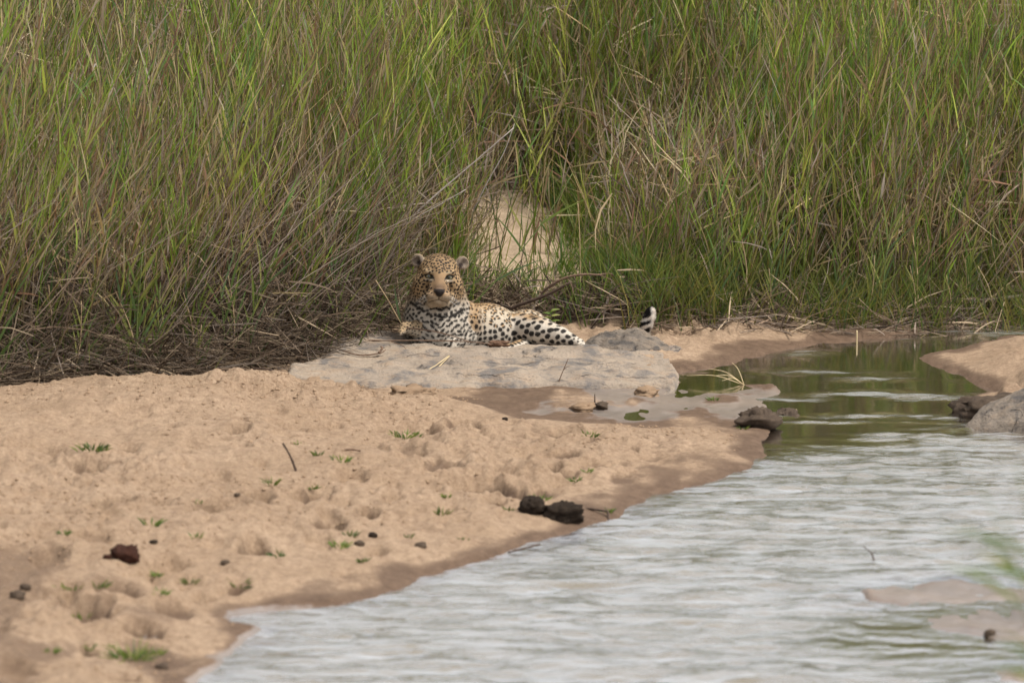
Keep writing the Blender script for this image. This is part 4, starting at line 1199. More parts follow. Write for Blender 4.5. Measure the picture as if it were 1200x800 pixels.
    # ---- eyes
    t = NT('leopard_eye'); b = t.n.new('ShaderNodeBsdfPrincipled')
    t.set(b.inputs['Base Color'], t.attr('coat', True)); b.inputs['Roughness'].default_value = .12; b.inputs['Coat Weight'].default_value = .6
    em = t.done(b.outputs['BSDF'])
    for sgn in (-1, 1):
        nu, nv = 28, 20
        th = np.linspace(0, math.pi, nv)[:, None]; ph = np.linspace(0, 2 * math.pi, nu, endpoint=False)[None, :]
        d = np.stack([np.sin(th) * np.cos(ph), np.sin(th) * np.sin(ph), np.cos(th) + 0 * ph], -1).reshape(-1, 3)
        c = H(sgn * 11.9, -.7, -3.3)
        gaze = np.array([0, -1, .15]); gaze /= np.linalg.norm(gaze)
        e1 = np.array([1.0, 0, 0]); e2 = np.cross(e1, gaze) * -1
        VV = c + 5.4 * P * (d[:, :1] * e1 + d[:, 1:2] * e2 + d[:, 2:] * gaze)
        rr = th.repeat(nu, 1).ravel()
        ecol = np.where((rr < .33)[:, None], srgb(10, 9, 8), np.where((rr < .92)[:, None], srgb(104, 98, 68), srgb(40, 30, 26)))
        fq = []
        for j in range(nv - 1):
            for i2 in range(nu):
                fq.append((j * nu + i2, j * nu + (i2 + 1) % nu, (j + 1) * nu + (i2 + 1) % nu, (j + 1) * nu + i2))
        link('eye', mesh_np('leopard_eyeball', VV - base, np.array(fq)[:, ::-1], cols={'coat': ecol}), em, body)
    # ---- whiskers
    t = NT('whisker_white'); wm = t.done(t.bsdf((.7, .68, .64), .5))
    for sgn in (-1, 1):
        for k in range(5):
            v0 = -21.5 - 1.3 * k; u0 = sgn * (10 + .8 * (k % 3))
            pts = [H(u0 + sgn * s * 15, v0 - 2.5 * s - 5 * s * s - k * 1.2 * s, 19 - 10 * s) for s in (0, .35, .7, 1)]
            VV = []; FF = []
            for j, q in enumerate(pts):
                r = .0007 * (1 - .75 * j / 3)
                VV += [q + r * up, q - r * .7 * up + r * fw, q - r * .7 * up - r * fw]
                if j:
                    for i2 in range(3):
                        a0 = (j - 1) * 3 + i2; a1 = (j - 1) * 3 + (i2 + 1) % 3
                        FF.append((a0, a1, a1 + 3, a0 + 3))
            link('whisker', mesh_np('leopard_whisker', np.array(VV) - base, np.array(FF)), wm, body)
    return root
leopard = build_leopard()

# ------------------------------------------------------------------ single things: branches, sticks, dung, clods, sprouts, reeds
orng = np.random.default_rng(91)
ONES = ['', 'first', 'second', 'third', 'fourth', 'fifth', 'sixth', 'seventh', 'eighth', 'ninth', 'tenth', 'eleventh', 'twelfth', 'thirteenth', 'fourteenth', 'fifteenth', 'sixteenth', 'seventeenth', 'eighteenth', 'nineteenth']
def ordinal(k):
    if k < 20: return ONES[k]
    tens = {2: 'twent', 3: 'thirt'}[k // 10]
    return tens + 'ieth' if k % 10 == 0 else tens + 'y-' + ONES[k % 10]
def smooth_path(pts, n=5):
    pts = np.array(pts, float)
    if len(pts) < 3: 
        t = np.linspace(0, 1, n + 1)[:, None]; return pts[0] * (1 - t) + pts[1] * t
    P = np.vstack([2 * pts[0] - pts[1], pts, 2 * pts[-1] - pts[-2]]); out = []
    for i in range(1, len(P) - 2):
        for t in np.linspace(0, 1, n, endpoint=False):
            out.append(.5 * (2 * P[i] + (P[i + 1] - P[i - 1]) * t + (2 * P[i - 1] - 5 * P[i] + 4 * P[i + 1] - P[i + 2]) * t * t + (3 * P[i] - P[i - 1] - 3 * P[i + 1] + P[i + 2]) * t ** 3))
    out.append(pts[-1]); return np.array(out)
def tube_mesh(pts, r0, r1, sides=6, knob=.12, seed=0, n=5):
    c = smooth_path(pts, n); m = len(c)
    r_ = np.random.default_rng(seed)
    t = np.linspace(0, 1, m); rad = (r0 + (r1 - r0) * t) * (1 + knob * r_.normal(0, 1, m))
    tan = unit(np.gradient(c, axis=0)); ref = np.array([.3, .9, .3])
    e1 = unit(np.cross(tan, ref)); e2 = np.cross(tan, e1)
    a = np.arange(sides) * 2 * math.pi / sides
    V = (c[:, None] + rad[:, None, None] * (e1[:, None] * np.cos(a)[None, :, None] + e2[:, None] * np.sin(a)[None, :, None])).reshape(-1, 3)
    V = np.vstack([V, c[0], c[-1]]); F = []
    for j in range(m - 1):
        for k in range(sides):
            F.append((j * sides + k, j * sides + (k + 1) % sides, (j + 1) * sides + (k + 1) % sides, (j + 1) * sides + k))
    for k in range(sides):
        F.append(((k + 1) % sides, k, len(V) - 2, len(V) - 2)); b = (m - 1) * sides
        F.append((b + k, b + (k + 1) % sides, len(V) - 1, len(V) - 1))
    return V, F
def poly_mesh(name, V, F, smooth=True):
    me = bpy.data.meshes.new(name)
    me.from_pydata([tuple(v) for v in V], [], [tuple(dict.fromkeys(f)) for f in F])
    me.polygons.foreach_set('use_smooth', [smooth] * len(me.polygons)); me.update()
    return me
def wood_material(name, c1, c2):
    t = NT(name); n = t.noise(60, 4, .6, t.objco((1, 1, 1))); n2 = t.noise(300, 2, .6, t.objco())
    c = t.mix(t.rng(n, .3, .7), c1, c2)
    return t.done(t.bsdf(c, .8, t.bump(n2, .6, .002), .2))
bark_dark = wood_material('bark_dark', (.045, .030, .022), (.10, .068, .05))
bark_brown = wood_material('bark_brown', (.12, .075, .05), (.22, .145, .10))
bark_grey = wood_material('bark_grey', (.20, .16, .135), (.33, .27, .225))
straw_mat = wood_material('straw', (.48, .36, .19), (.62, .50, .30))

def stick(name, label, cat, pts, r0, r1, mat, group=None, twigs=(), **kw):
    """a stick; with twigs it is an Empty that carries the main stem and each side twig"""
    pts = np.array(pts, float); base = pts[0].copy()
    if not twigs:
        V, F = tube_mesh(pts, r0, r1, **kw)
        return tag(link(name, poly_mesh(name, V - base, F), mat, loc=base), label, cat, group)
    e = bpy.data.objects.new(name, None); COL.objects.link(e); e.location = base; e.empty_display_size = .05
    tag(e, label, cat, group)
    V, F = tube_mesh(pts, r0, r1, **kw); link('stem', poly_mesh('stem', V - base, F), mat, e)
    for q, a, b in twigs:
        V, F = tube_mesh(np.array(q, float), a, b, **kw); link('twig', poly_mesh('twig', V - base, F), mat, e)
    return e
D = lambda a, b, y: at_depth(a, b, y)

# --- the dark fallen branches just behind the leopard
stick('branch', 'thick dark branch slanting up behind the leopard back, lower of the two', 'branch',
      [D(596, 362, .74), D(612, 356, .72), D(632, 349, .70), D(650, 341, .68), D(668, 331, .66)], .0095, .006, bark_dark, seed=1,
      twigs=[([D(632, 349, .70), D(640, 338, .70), D(652, 331, .7)], .004, .002)])
stick('branch', 'curved dark branch arching over right behind the leopard, upper of the two', 'branch',
      [D(634, 344, .80), D(648, 333, .78), D(664, 325, .76), D(684, 321.5, .76), D(702, 322, .78), D(716, 321, .8), D(726, 330, .8)], .0075, .0035, bark_brown, seed=2,
      twigs=[([D(702, 322, .78), D(716, 328, .76), D(730, 338, .76)], .003, .0015), ([D(664, 325, .76), D(670, 335, .74), D(672, 346, .72)], .003, .0015)])
stick('root', 'weathered grey root hanging down the bank right of the leopard', 'root', [D(718, 330, .86), D(714, 345, .80), D(709, 362, .76), D(706, 378, .74)], .010, .005, bark_grey, seed=3,
      twigs=[([D(714, 345, .8), D(722, 360, .76), D(724, 372, .74)], .005, .002), ([D(709, 362, .76), D(700, 372, .74), D(694, 385, .7)], .004, .002)])
# --- twigs lying on the slab
SL = lambda a, b, y, up=.012: at_depth(a, b, y) + np.array([0, 0, up])
stick('twig', 'long thin brown twig lying across the top of the slab below the leopard', 'twig',
      [SL(300, 394, -.35, .05), SL(345, 396, -.15, .03), SL(392, 399, .0), SL(440, 402, -.05), SL(490, 402, -.08), SL(540, 403, -.10), SL(578, 406, -.11)], .0042, .0026, bark_brown, seed=4,
      twigs=[([SL(455, 402, -.06), SL(472, 408, -.12), SL(480, 414, -.2), SL(515, 416, -.24)], .0022, .001)])
stick('twig', 'brown twig leaning against the leopard chest', 'twig', [SL(474, 389, -.02, .02), SL(500, 392, -.05, .02), SL(524, 397, -.08, .02), SL(552, 404, -.10)], .0036, .0022, bark_brown, seed=5)
stick('twig', 'brown twig curling on the left end of the slab with a knotted tip', 'twig',
      [SL(318, 408, -.35, .04), SL(362, 409, -.2, .02), SL(392, 411, -.2), SL(420, 419, -.28), SL(444, 417, -.28), SL(452, 413, -.26)], .0038, .003, bark_brown, seed=6,
      twigs=[([SL(444, 417, -.28), SL(448, 411, -.27), SL(446, 409, -.26)], .006, .003)])
stick('twig', 'straight brown twig with a pale broken end at the foot of the slab', 'twig', [SL(326, 442, -.75, .03), SL(360, 445, -.72), SL(396, 447, -.72), SL(419, 448, -.72)], .0045, .0032, bark_brown, seed=7)
stick('twig', 'dark stub of twig by the reeds at the left end of the slab', 'twig', [SL(296, 440, -.85, .03), SL(316, 441, -.85, .03), SL(334, 450, -.85, .02)], .006, .004, bark_dark, seed=8)
b0 = SL(652, 456, -.74, .0)
stick('twig', 'thin upright forked twig standing on the front of the slab', 'twig', [b0, D(656, 444, -.74), D(660, 434, -.74), D(666, 420, -.74)], .0028, .0014, bark_brown, seed=9,
      twigs=[([D(660, 434, -.74), D(664, 430, -.74), D(668, 429, -.74)], .0016, .001), ([D(652, 456, -.74), D(662, 454, -.76), D(678, 452, -.76)], .003, .0015), ([D(653, 456, -.74), D(648, 460, -.78), D(657, 459, -.8)], .003, .002)])
e = stick('straw', 'pale bent straw lying on the slab left of centre', 'straw', [SL(497, 444, -.60), SL(500, 438, -.55), SL(511, 431, -.48), SL(526, 420, -.33)], .0034, .0024, straw_mat, seed=10,
      twigs=[([SL(500, 438, -.55), SL(512, 434, -.5), SL(520, 427, -.42), SL(527, 420, -.33)], .0028, .0018)])
p = drop(697, 474); stick('twig', 'short dark twig upright in the wet sand before the slab', 'twig', [p - [0, 0, .01], p + [0, 0, .045]], .0035, .002, bark_dark, seed=11)
p = drop(348, 552); q = p + np.array([-.055, .02, .105])
stick('stick', 'short grey stick poking up slanted out of the dry sand', 'stick', [p - [0, 0, .01], (p + q) / 2 + [.003, 0, 0], q], .0052, .0040, bark_dark, seed=12)
p = drop(412, 529); stick('stick', 'small brown stick lying flat on the sand right of the slanted one', 'stick', [p + [-.03, 0, .006], p + [.0, 0, .008], p + [.035, -.01, .004]], .005, .004, bark_brown, seed=13)
p = drop(712, 606); stick('twig', 'dark twig with a green leaf at the waterline beside the dung', 'twig', [p + [-.12, .12, .012], p + [-.06, .06, .018], p + [0, 0, .02]], .005, .004, bark_dark, seed=14,
      twigs=[([p + [0, 0, .02], p + [.004, -.02, -.01], p + [.01, -.03, -.03]], .006, .004)])
p = on_level(615, 644, .004); stick('twig', 'thin twig stranded along the water edge of the sandbar', 'twig', [p + [-.06, -.06, .002], p + [0, 0, .006], p + [.055, .07, .008]], .004, .003, bark_dark, seed=15)
p = on_level(1023, 655, .004); stick('twig', 'dark forked twig sticking out of the water in the near run', 'twig', [p + [.01, 0, -.03], p + [-.005, 0, .02], p + [-.035, .02, .045]], .003, .002, bark_dark, seed=16, twigs=[([p + [-.005, 0, .02], p + [.012, 0, .03]], .002, .001)])
# --- drift along the far right bank
stick('log', 'long grey drift branch lying along the bank at the far right', 'branch', [D(1078, 351, 1.22), D(1110, 350, 1.2), D(1150, 352, 1.18), D(1200, 347, 1.2), D(1240, 345, 1.25)], .012, .008, bark_grey, seed=17)
stick('branch', 'dark broken branch slanting down to the drift branch at the right', 'branch', [D(1088, 309, 1.35), D(1098, 325, 1.3), D(1114, 342, 1.26), D(1120, 348, 1.24)], .006, .008, bark_dark, seed=18)
stick('branch', 'straight pale stalk fallen diagonally across the right hand reeds', 'stalk', [D(962, 298, 1.2), D(1000, 318, 1.12), D(1046, 343, 1.06)], .004, .003, straw_mat, seed=19)
stick('stalk', 'bare forked straw stalk standing above the drift branch', 'stalk', [D(1163, 356, 1.16), D(1158, 335, 1.16), D(1146, 312, 1.16)], .0032, .002, straw_mat, seed=20, twigs=[([D(1162, 350, 1.16), D(1176, 337, 1.15), D(1195, 323, 1.15)], .0025, .0014)])
p = drop(1004, 405); stick('stalk', 'single straw stub standing at the edge of the far pool', 'stalk', [p - [0, 0, .01], p + [.0, 0, .07]], .0038, .003, straw_mat, seed=21)
stick('stalk', 'long yellow straw fallen across the litter at the left edge', 'stalk', [D(-5, 383, -1.3), D(30, 403, -1.35), D(66, 430, -1.45), D(96, 458, -1.6)], .0055, .0035, straw_mat, seed=22, twigs=[([D(30, 403, -1.35), D(60, 432, -1.42), D(74, 450, -1.5)], .003, .0015)])

# --- stalks that stand out of the reeds
def single_reed(label, pts, r0, r1, mat, leaves=0, cat='reed', name='reed', lmat=None, seed=0, sheath=False):
    pts = np.array(pts, float); base = pts[0].copy()
    e = bpy.data.objects.new(name, None); COL.objects.link(e); e.location = base; e.empty_display_size = .05
    tag(e, label, cat)
    V, F = tube_mesh(pts, r0, r1, sides=5, knob=.04, seed=seed, n=4); link('stem', poly_mesh('stem', V - base, F), mat, e)
    c = smooth_path(pts, 6); r_ = np.random.default_rng(seed)
    for k in range(leaves):
        i = int(len(c) * (.25 + .7 * k / max(1, leaves))); i = min(i, len(c) - 2)
        tan = unit(c[i + 1] - c[i]); sgn = -1 if k % 2 else 1
        out = np.array([sgn * r_.uniform(.35, .8), r_.uniform(-.3, .2), 0])
        m = Mass(); m.ribbons(c[i][None], unit(tan + out * .6)[None], np.array([r_.uniform(.16, .28)]), np.array([r_.uniform(.004, .0065)]), (out * .15 + [0, 0, -.1])[None], pick(GREENS, 1, .1), 5, np.array([[.2, -1, .2]]))
        m.build('leaf', lmat or leaf_mat, base, e)
    return e
green_stem = wood_material('reed_stem_green', (.085, .12, .035), (.14, .17, .055))
tan_stem = wood_material('reed_stem_tan', (.36, .25, .14), (.50, .37, .22))
grey_stem = wood_material('reed_stem_grey', (.27, .23, .20), (.40, .35, .31))
red_stem = wood_material('reed_stem_red', (.20, .075, .06), (.30, .13, .10))
single_reed('long dark green reed leaning right across the bare sand gap', [D(553, 358, .72), D(580, 330, .74), D(610, 294, .80), D(640, 255, .86), D(671, 203, .92)], .0042, .002, green_stem, 3, seed=31)
single_reed('thin green reed upright in the middle of the bare sand gap', [D(620, 336, .95), D(618, 310, .96), D(613, 280, .98), D(611, 250, 1.0)], .0028, .0015, green_stem, 4, seed=32)
single_reed('dark bare stem upright in the sand gap behind the leopard', [D(606, 340, .95), D(610, 310, .96), D(616, 280, .98), D(620, 246, 1.0)], .0026, .0014, bark_dark, 0, seed=33)
single_reed('yellow upright stalk right of the sand gap', [D(680, 345, .86), D(680, 310, .88), D(679, 270, .9), D(677, 236, .92)], .003, .0018, tan_stem, 1, seed=34)
single_reed('tall tan stalk with pale sheath standing in the left reeds', [D(209, 324, -.35), D(208, 280, -.35), D(207, 235, -.35), D(211, 186, -.33)], .0065, .0028, tan_stem, 1, seed=35)
single_reed('short pale stalk at the far left foot of the reeds', [D(66, 424, -1.1), D(70, 385, -1.1), D(74, 346, -1.1)], .006, .004, tan_stem, 1, seed=36)
single_reed('bent pale stalk low in the left hand litter', [D(126, 411, -.95), D(134, 375, -.95), D(138, 345, -.95), D(142, 287, -.93)], .0055, .003, tan_stem, 3, seed=37)
single_reed('straight pale stalk low in the litter left of the slab', [D(88, 392, -1.0), D(87, 372, -1.0), D(83, 300, -1.0)], .0055, .0035, tan_stem, 2, seed=38)
single_reed('long straight grey stalk leaning right at the upper left', [D(42, 215, -.2), D(62, 180, -.2), D(85, 130, -.2), D(112, 75, -.2)], .0055, .0035, grey_stem, 0, 'stalk', 'dry_stalk', seed=39)
single_reed('long grey stalk leaning far right across the upper left reeds', [D(176, 244, .0), D(230, 195, .02), D(280, 152, .04), D(332, 100, .06)], .0055, .0028, grey_stem, 0, 'stalk', 'dry_stalk', seed=40)
single_reed('long grey stalk leaning over the reeds left of the sand gap', [D(448, 288, .6), D(500, 238, .64), D(550, 195, .68), D(602, 150, .7)], .0052, .0026, grey_stem, 0, 'stalk', 'dry_stalk', seed=41)
single_reed('pale dry stalk leaning right above the leopard head', [D(440, 292, .5), D(475, 262, .52), D(510, 243, .54), D(546, 222, .56)], .0038, .002, grey_stem, 0, 'stalk', 'dry_stalk', seed=42)
single_reed('dark red stalk rising steeply in the upper left reeds', [D(150, 185, -.1), D(175, 140, -.1), D(190, 95, -.1), D(214, 10, -.08)], .0042, .0025, red_stem, 0, 'stalk', 'dry_stalk', seed=43)
single_reed('pale stalk fan leaning right at the edge of the sand gap', [D(555, 246, .95), D(572, 212, .96), D(590, 180, .98), D(603, 145, 1.0)], .0035, .002, grey_stem, 0, 'stalk', 'dry_stalk', seed=44)
single_reed('brown stalk leaning right across the reeds above the tail', [D(790, 240, 1.2), D(830, 190, 1.22), D(880, 130, 1.25), D(935, 75, 1.28)], .0045, .0025, bark_brown, 0, 'stalk', 'dry_stalk', seed=45)
single_reed('dark stalk leaning right across the upper right reeds', [D(930, 195, 1.3), D(985, 140, 1.32), D(1030, 90, 1.35), D(1045, 50, 1.37)], .0045, .0022, bark_brown, 1, 'stalk', 'dry_stalk', seed=46)
single_reed('green shoot with yellow base standing before the litter left of the slab', [D(264, 418, -.8), D(262, 380, -.8), D(258, 335, -.78)], .0045, .002, green_stem, 5, seed=47)
single_reed('green reed with crossing leaves in front of the left litter', [D(182, 440, -1.05), D(184, 395, -1.05), D(188, 330, -1.03)], .0042, .002, green_stem, 6, seed=48)
single_reed('green reed leaning right beside the leopard left shoulder', [D(478, 392, .05), D(466, 372, .05), D(455, 352, .06), D(440, 328, .08)], .0035, .002, tan_stem, 1, seed=49)
# leafy shoots along the front of the bed: alike, one group
shoots = []
for k in range(5):
    h = orng.uniform(.28, .5); r_ = np.random.default_rng(500 + k)
    pts = np.array([[0, 0, -.02], [r_.normal(0, .02), 0, h * .5], [r_.normal(.03, .04), 0, h]])
    V, F = tube_mesh(pts, .0035, .0014, sides=5, knob=.03, seed=k, n=3); st = poly_mesh('stem', V, F); lv = []
    st.materials.append(green_stem if k % 3 else tan_stem)
    c = smooth_path(pts, 8)
    for j in range(7):
        i = int(len(c) * (.25 + .09 * j)); tan = unit(c[min(i + 1, len(c) - 1)] - c[i - 1]); sgn = -1 if j % 2 else 1
        out = np.array([sgn * r_.uniform(.3, .8), r_.uniform(-.5, .3), 0]); m = Mass()
        m.ribbons(c[i][None], unit(tan + out * .55)[None], np.array([r_.uniform(.12, .24)]), np.array([r_.uniform(.0035, .0055)]), (out * .15 + [0, 0, -.08])[None], pick(GREENS, 1, .1), 4, np.array([[.2, -1, .2]]))
        me = mesh_np('leaf', np.concatenate(m.V), np.concatenate(m.F), cols={'tint': np.concatenate(m.C)}); me.materials.append(leaf_mat); lv.append(me)
    shoots.append((st, lv))
shoot_px = np.concatenate([np.sort(orng.uniform(0, 440, 38)), np.sort(orng.uniform(800, 1200, 26))])
for k in range(64):
    px = float(shoot_px[k])
    x = (px - 600) / FPX * 24.5; y = float(veg_front(x)) + orng.uniform(-.08, .22)
    e = bpy.data.objects.new('reed_shoot', None); COL.objects.link(e); e.empty_display_size = .03
    e.location = (x, y, float(ground_z(x, y)[0])); e.rotation_euler = (orng.normal(0, .06), orng.normal(.05, .10), orng.uniform(-.8, .8)); s = orng.uniform(.7, 1.3); e.scale = (s, s, s)
    tag(e, (ordinal(k + 1) + ' from the left of the leafy shoots in front of the left litter') if k < 38 else (ordinal(k - 37) + ' from the left of the leafy shoots on the bank by the far pool'), 'reed', 'reed shoots in front of the left litter' if k < 38 else 'reed shoots by the far pool')
    st, lv = shoots[k % 5]; link('stem', st, None, e)
    for me in lv: link('leaf', me, None, e)

# --- lumps: dung, clods, pebbles
def lump(name, label, cat, p, R, mat, seed, group=None, lum=.28, sq=.3, nu=30, nv=20, sink=.25, rz=0.0, fib=0.0):
    th = np.linspace(0, math.pi, nv)[:, None]; ph = np.linspace(0, 2 * math.pi, nu, endpoint=False)[None, :]
    d = np.stack([np.sin(th) * np.cos(ph), np.sin(th) * np.sin(ph), np.cos(th) + 0 * ph], -1).reshape(-1, 3)
    k = (np.abs(d) ** (2 + sq * 4)).sum(1, keepdims=True) ** (1 / (2 + sq * 4)); d = d / k
    r = 1 + lum * noise3(d * 1.7 + seed, seed) + lum * .55 * noise3(d * 4.5 + seed, seed + 1) + (.10 + fib) * noise3(d * 11, seed + 2)
    V = d * r[:, None] * np.array(R)
    V[:, 2] += R[2] * (1 - sink * 2) * .5
    ca, sa = math.cos(rz), math.sin(rz); V = np.stack([V[:, 0] * ca - V[:, 1] * sa, V[:, 0] * sa + V[:, 1] * ca, V[:, 2]], -1)
    j = np.arange(nv - 1)[:, None]; i = np.arange(nu)[None, :]; i2 = (i + 1) % nu
    F = np.stack([j * nu + i, (j + 1) * nu + i, (j + 1) * nu + i2, j * nu + i2], -1).reshape(-1, 4)
    return tag(link(name, mesh_np(name, V, F), mat, loc=p), label, cat, group)
def fibre_material(name, c1, c2, c3):
    t = NT(name); co = t.objco(); n = t.noise(30, 4, .65, co); n2 = t.noise(220, 3, .7, t.objco((1, 2.5, 1)))
    c = t.mix(t.rng(n, .3, .7), c1, c2); c = t.mix(t.rng(n2, .55, .7, 0, .7), c, c3)
    return t.done(t.bsdf(c, .95, t.bump(n2, 1.0, .006), .1))
dung_mat = fibre_material('dung', (.018, .013, .010), (.050, .036, .026), (.10, .075, .05))
dung_red = fibre_material('dung_reddish', (.035, .016, .012), (.085, .038, .026), (.12, .07, .045))
mud_mat = fibre_material('mud', (.055, .040, .030), (.13, .095, .068), (.18, .13, .09))
sandclod_mat = fibre_material('sand_clod', (.27, .18, .112), (.37, .255, .165), (.31, .215, .138))
lump('dung', 'small round dark dung ball on the sandbar, left of the larger one', 'dung', drop(624, 599), (.046, .050, .036), dung_mat, 3, lum=.24, fib=.12, sq=.1, sink=.1)
lump('dung', 'larger oblong dark dung ball on the sandbar near the waterline', 'dung', drop(659, 607), (.072, .058, .040), dung_mat, 8, lum=.26, fib=.12, sq=.25, sink=.1)
lump('dung', 'reddish brown dung ball on the sand at the lower left', 'dung', drop(147, 656), (.050, .046, .038), dung_red, 14, lum=.26, fib=.12, sq=.05, sink=.1)
lump('dung_crumb', 'small dark crumb beside the reddish dung ball', 'dung', drop(126, 654), (.014, .014, .010), dung_red, 15, sink=.1)
lump('mud_clod', 'dark lumpy mud clod at the tip of the wet flat', 'mud', drop(888, 498) + [0, .05, 0], (.085, .12, .045), mud_mat, 21, lum=.45, sink=.2)
lump('mud_clod', 'dark mud clod with dry grass at the water, rightmost of its pair', 'mud', drop(922, 499) + [0, .03, -.005], (.060, .09, .045), mud_mat, 24, lum=.4, sink=.2)
lump('mud_clod', 'brown mud clod in the water beside the right hand grey rock', 'mud', on_level(1158, 487, 0) + [0, .05, 0], (.12, .14, .055), mud_mat, 27, lum=.4, sink=.2)
lump('sand_clod', 'crumbly brown clod of sand before the right end of the slab', 'clod', drop(757, 463), (.05, .07, .022), sandclod_mat, 31, lum=.45, sink=.2)
lump('sand_clod', 'crumbly clod of sand with a twig on the wet flat', 'clod', drop(684, 481), (.045, .06, .020), sandclod_mat, 34, lum=.45, sink=.2)
lump('sand_clod', 'dark crumbly clod right of the twig on the wet flat', 'clod', drop(704, 478), (.028, .04, .016), mud_mat, 36, lum=.4, sink=.2)
lump('sand_clod', 'low heap of brown sand against the foot of the slab', 'clod', drop(485, 462), (.085, .09, .026), sandclod_mat, 38, lum=.55, sink=.45)
lump('bark_piece', 'reddish brown scrap of bark lying against the leopard belly', 'bark', SL(584, 404, -.06, .0), (.036, .012, .013), wood_material('bark_red', (.085, .045, .028), (.18, .105, .065)), 41, lum=.7, rz=.1)
for k, (a, b, s, lb) in enumerate([(180, 637, .011, 'black pebble up and right of the reddish dung ball'), (264, 661, .013, 'dark lump on the sand toward the waterline, right of the dung'), (421, 639, .016, 'dark flat lump beside the lowest sprout near the waterline'), (437, 628, .013, 'pointed dark lump near the waterline'),
                               (493, 641, .016, 'flat dark lump by the water edge'), (278, 581, .009, 'small dark stone among the footprints'), (592, 492, .010, 'dark pebble near the top of the sandbar'), (190, 783, .017, 'dark lump in the wet inlet at the lower left'), (1160, 744, .016, 'dark stone on the near mud bar'), (1185, 775, .016, 'dark stone at the water edge of the near mud bar'), (20, 700, .022, 'dark weathered lump at the left edge'), (30, 690, .016, 'small dark lump behind the one at the left edge')]):
    lump('pebble', lb, 'pebble', drop(a, b), (s * 1.2, s, s * .75), mud_mat if k % 3 else dung_mat, 50 + k, 'dark pebbles on the sand', sink=.15, nu=14, nv=10)
# loose crumbs of sand, far too many to count
n = 26000
cx = orng.uniform(-2.5, 1.6, n); cy = orng.uniform(-7.0, -.9, n)
cz, cls, cs_ = ground_height(cx, cy, False); gzz = ground_z(cx, cy)
ok = (cz > .02) & (cs_ < -.05) & (fbm(cx * 1.3, cy * 1.0, 2, 520) + orng.normal(0, .25, n) > -.05); cx, cy, gzz = cx[ok], cy[ok], gzz[ok]; n = len(cx)
s = .0022 + .0065 * orng.random(n) ** 4
octa = np.array([[1, 0, 0], [0, 1, 0], [-1, 0, 0], [0, -1, 0], [0, 0, 1], [0, 0, -1.0]]); of = np.array([[0, 1, 4], [1, 2, 4], [2, 3, 4], [3, 0, 4], [1, 0, 5], [2, 1, 5], [3, 2, 5], [0, 3, 5]])
V = octa[None] * s[:, None, None] * orng.uniform(.6, 1.3, (n, 6, 1)) * np.array([1.2, 1.2, .8]); V = V + np.stack([cx, cy, gzz + s * .3], -1)[:, None]
crumb_mat = fibre_material('sand_crumb', (.34, .23, .145), (.44, .31, .205), (.28, .19, .12))
me = mesh_np('sand_crumbs', V.reshape(-1, 3), (of[None] + 6 * np.arange(n)[:, None, None]).reshape(-1, 3), smooth=False)
tag(link('sand_crumbs', me, crumb_mat), 'loose crumbs of damp sand scattered over the sandbar', 'sand', kind='stuff')

# --- green sprouts on the sand
def sprout(px, py, h, nb, spread, label, group=None, pal=BRIGHT, flat=.6):
    p = drop(px, py); m = Mass()
    az = orng.uniform(0, 2 * math.pi, nb); rr = spread * np.sqrt(orng.random(nb))
    o = p + np.stack([rr * np.cos(az), rr * np.sin(az), -.004 + 0 * az], -1)
    d = unit(np.stack([np.cos(az) * flat, np.sin(az) * flat, np.full(nb, 1.0)], -1) + orng.normal(0, .3, (nb, 3)))
    d[:, 2] = np.abs(d[:, 2]); L = h * orng.uniform(.5, 1.1, nb)
    m.ribbons(o, d, L, np.clip(orng.uniform(.0020, .0040, nb), 0, h * .12), np.stack([np.cos(az), np.sin(az), -.6 + 0 * az], -1) * .25, pick(pal, nb, .15) * orng.uniform(.5, .95), 3, None, 'leaf')
    tag(m.build('grass_sprout', leaf_mat, p), label, 'sprout', group)
sprout(108, 527, .038, 60, .055, 'broad low green tuft alone on the upper left sand')
sprout(476, 513, .040, 70, .055, 'dense green tuft growing in the large hollow')
sprout(156, 772, .075, 60, .05, 'tallest bright green tuft at the lower left near the water')
sprout(400, 541, .034, 36, .032, 'bright green tuft right of the slanted stick')
sprout(516, 602, .038, 36, .032, 'green tuft left of the two dung balls')
sprout(112, 688, .035, 40, .045, 'flat green tuft below the reddish dung, right of its neighbour')
sprout(82, 695, .032, 40, .045, 'flat green tuft below the reddish dung, left of its neighbour')
sprout(95, 725, .045, 34, .025, 'compact bright tuft below the two flat ones at the lower left')
sprout(398, 641, .038, 36, .025, 'bright green tuft close to the waterline below the footprints')
sprout(692, 511, .034, 30, .030, 'green tuft at the back edge of the sandbar tip')
sprout(178, 616, .050, 22, .028, 'two pronged upright sprout under the row of footprints')
sprout(645, 366, .05, 1, .01, 'broad leaved green seedling by the leopard back') if False else None
for k, (a, b, h, nb) in enumerate(sorted([(75, 626, .028, 20), (232, 590, .02, 10), (372, 533, .028, 16), (366, 573, .028, 18), (411, 628, .04, 14), (524, 582, .026, 16), (634, 586, .036, 20), (675, 564, .032, 18), (688, 553, .024, 12), (185, 674, .03, 16),
                      (188, 695, .034, 18), (325, 652, .036, 16), (222, 684, .036, 18), (60, 764, .028, 16), (105, 764, .032, 20), (282, 688, .05, 12), (348, 520, .02, 10), (318, 568, .05, 10), (230, 630, .03, 14), (480, 630, .024, 14),
                      (425, 658, .032, 18), (595, 598, .026, 14), (870, 503, .03, 10), (836, 469, .028, 12), (712, 600, .03, 10), (185, 765, .03, 14), (127, 758, .02, 10), (545, 632, .02, 8)])):
    sprout(a, b, h, nb + 8, .010 + h * .3, ordinal(k + 1) + ' from the left of the small green sprouts on the bare sand', 'small sprouts on the sand')
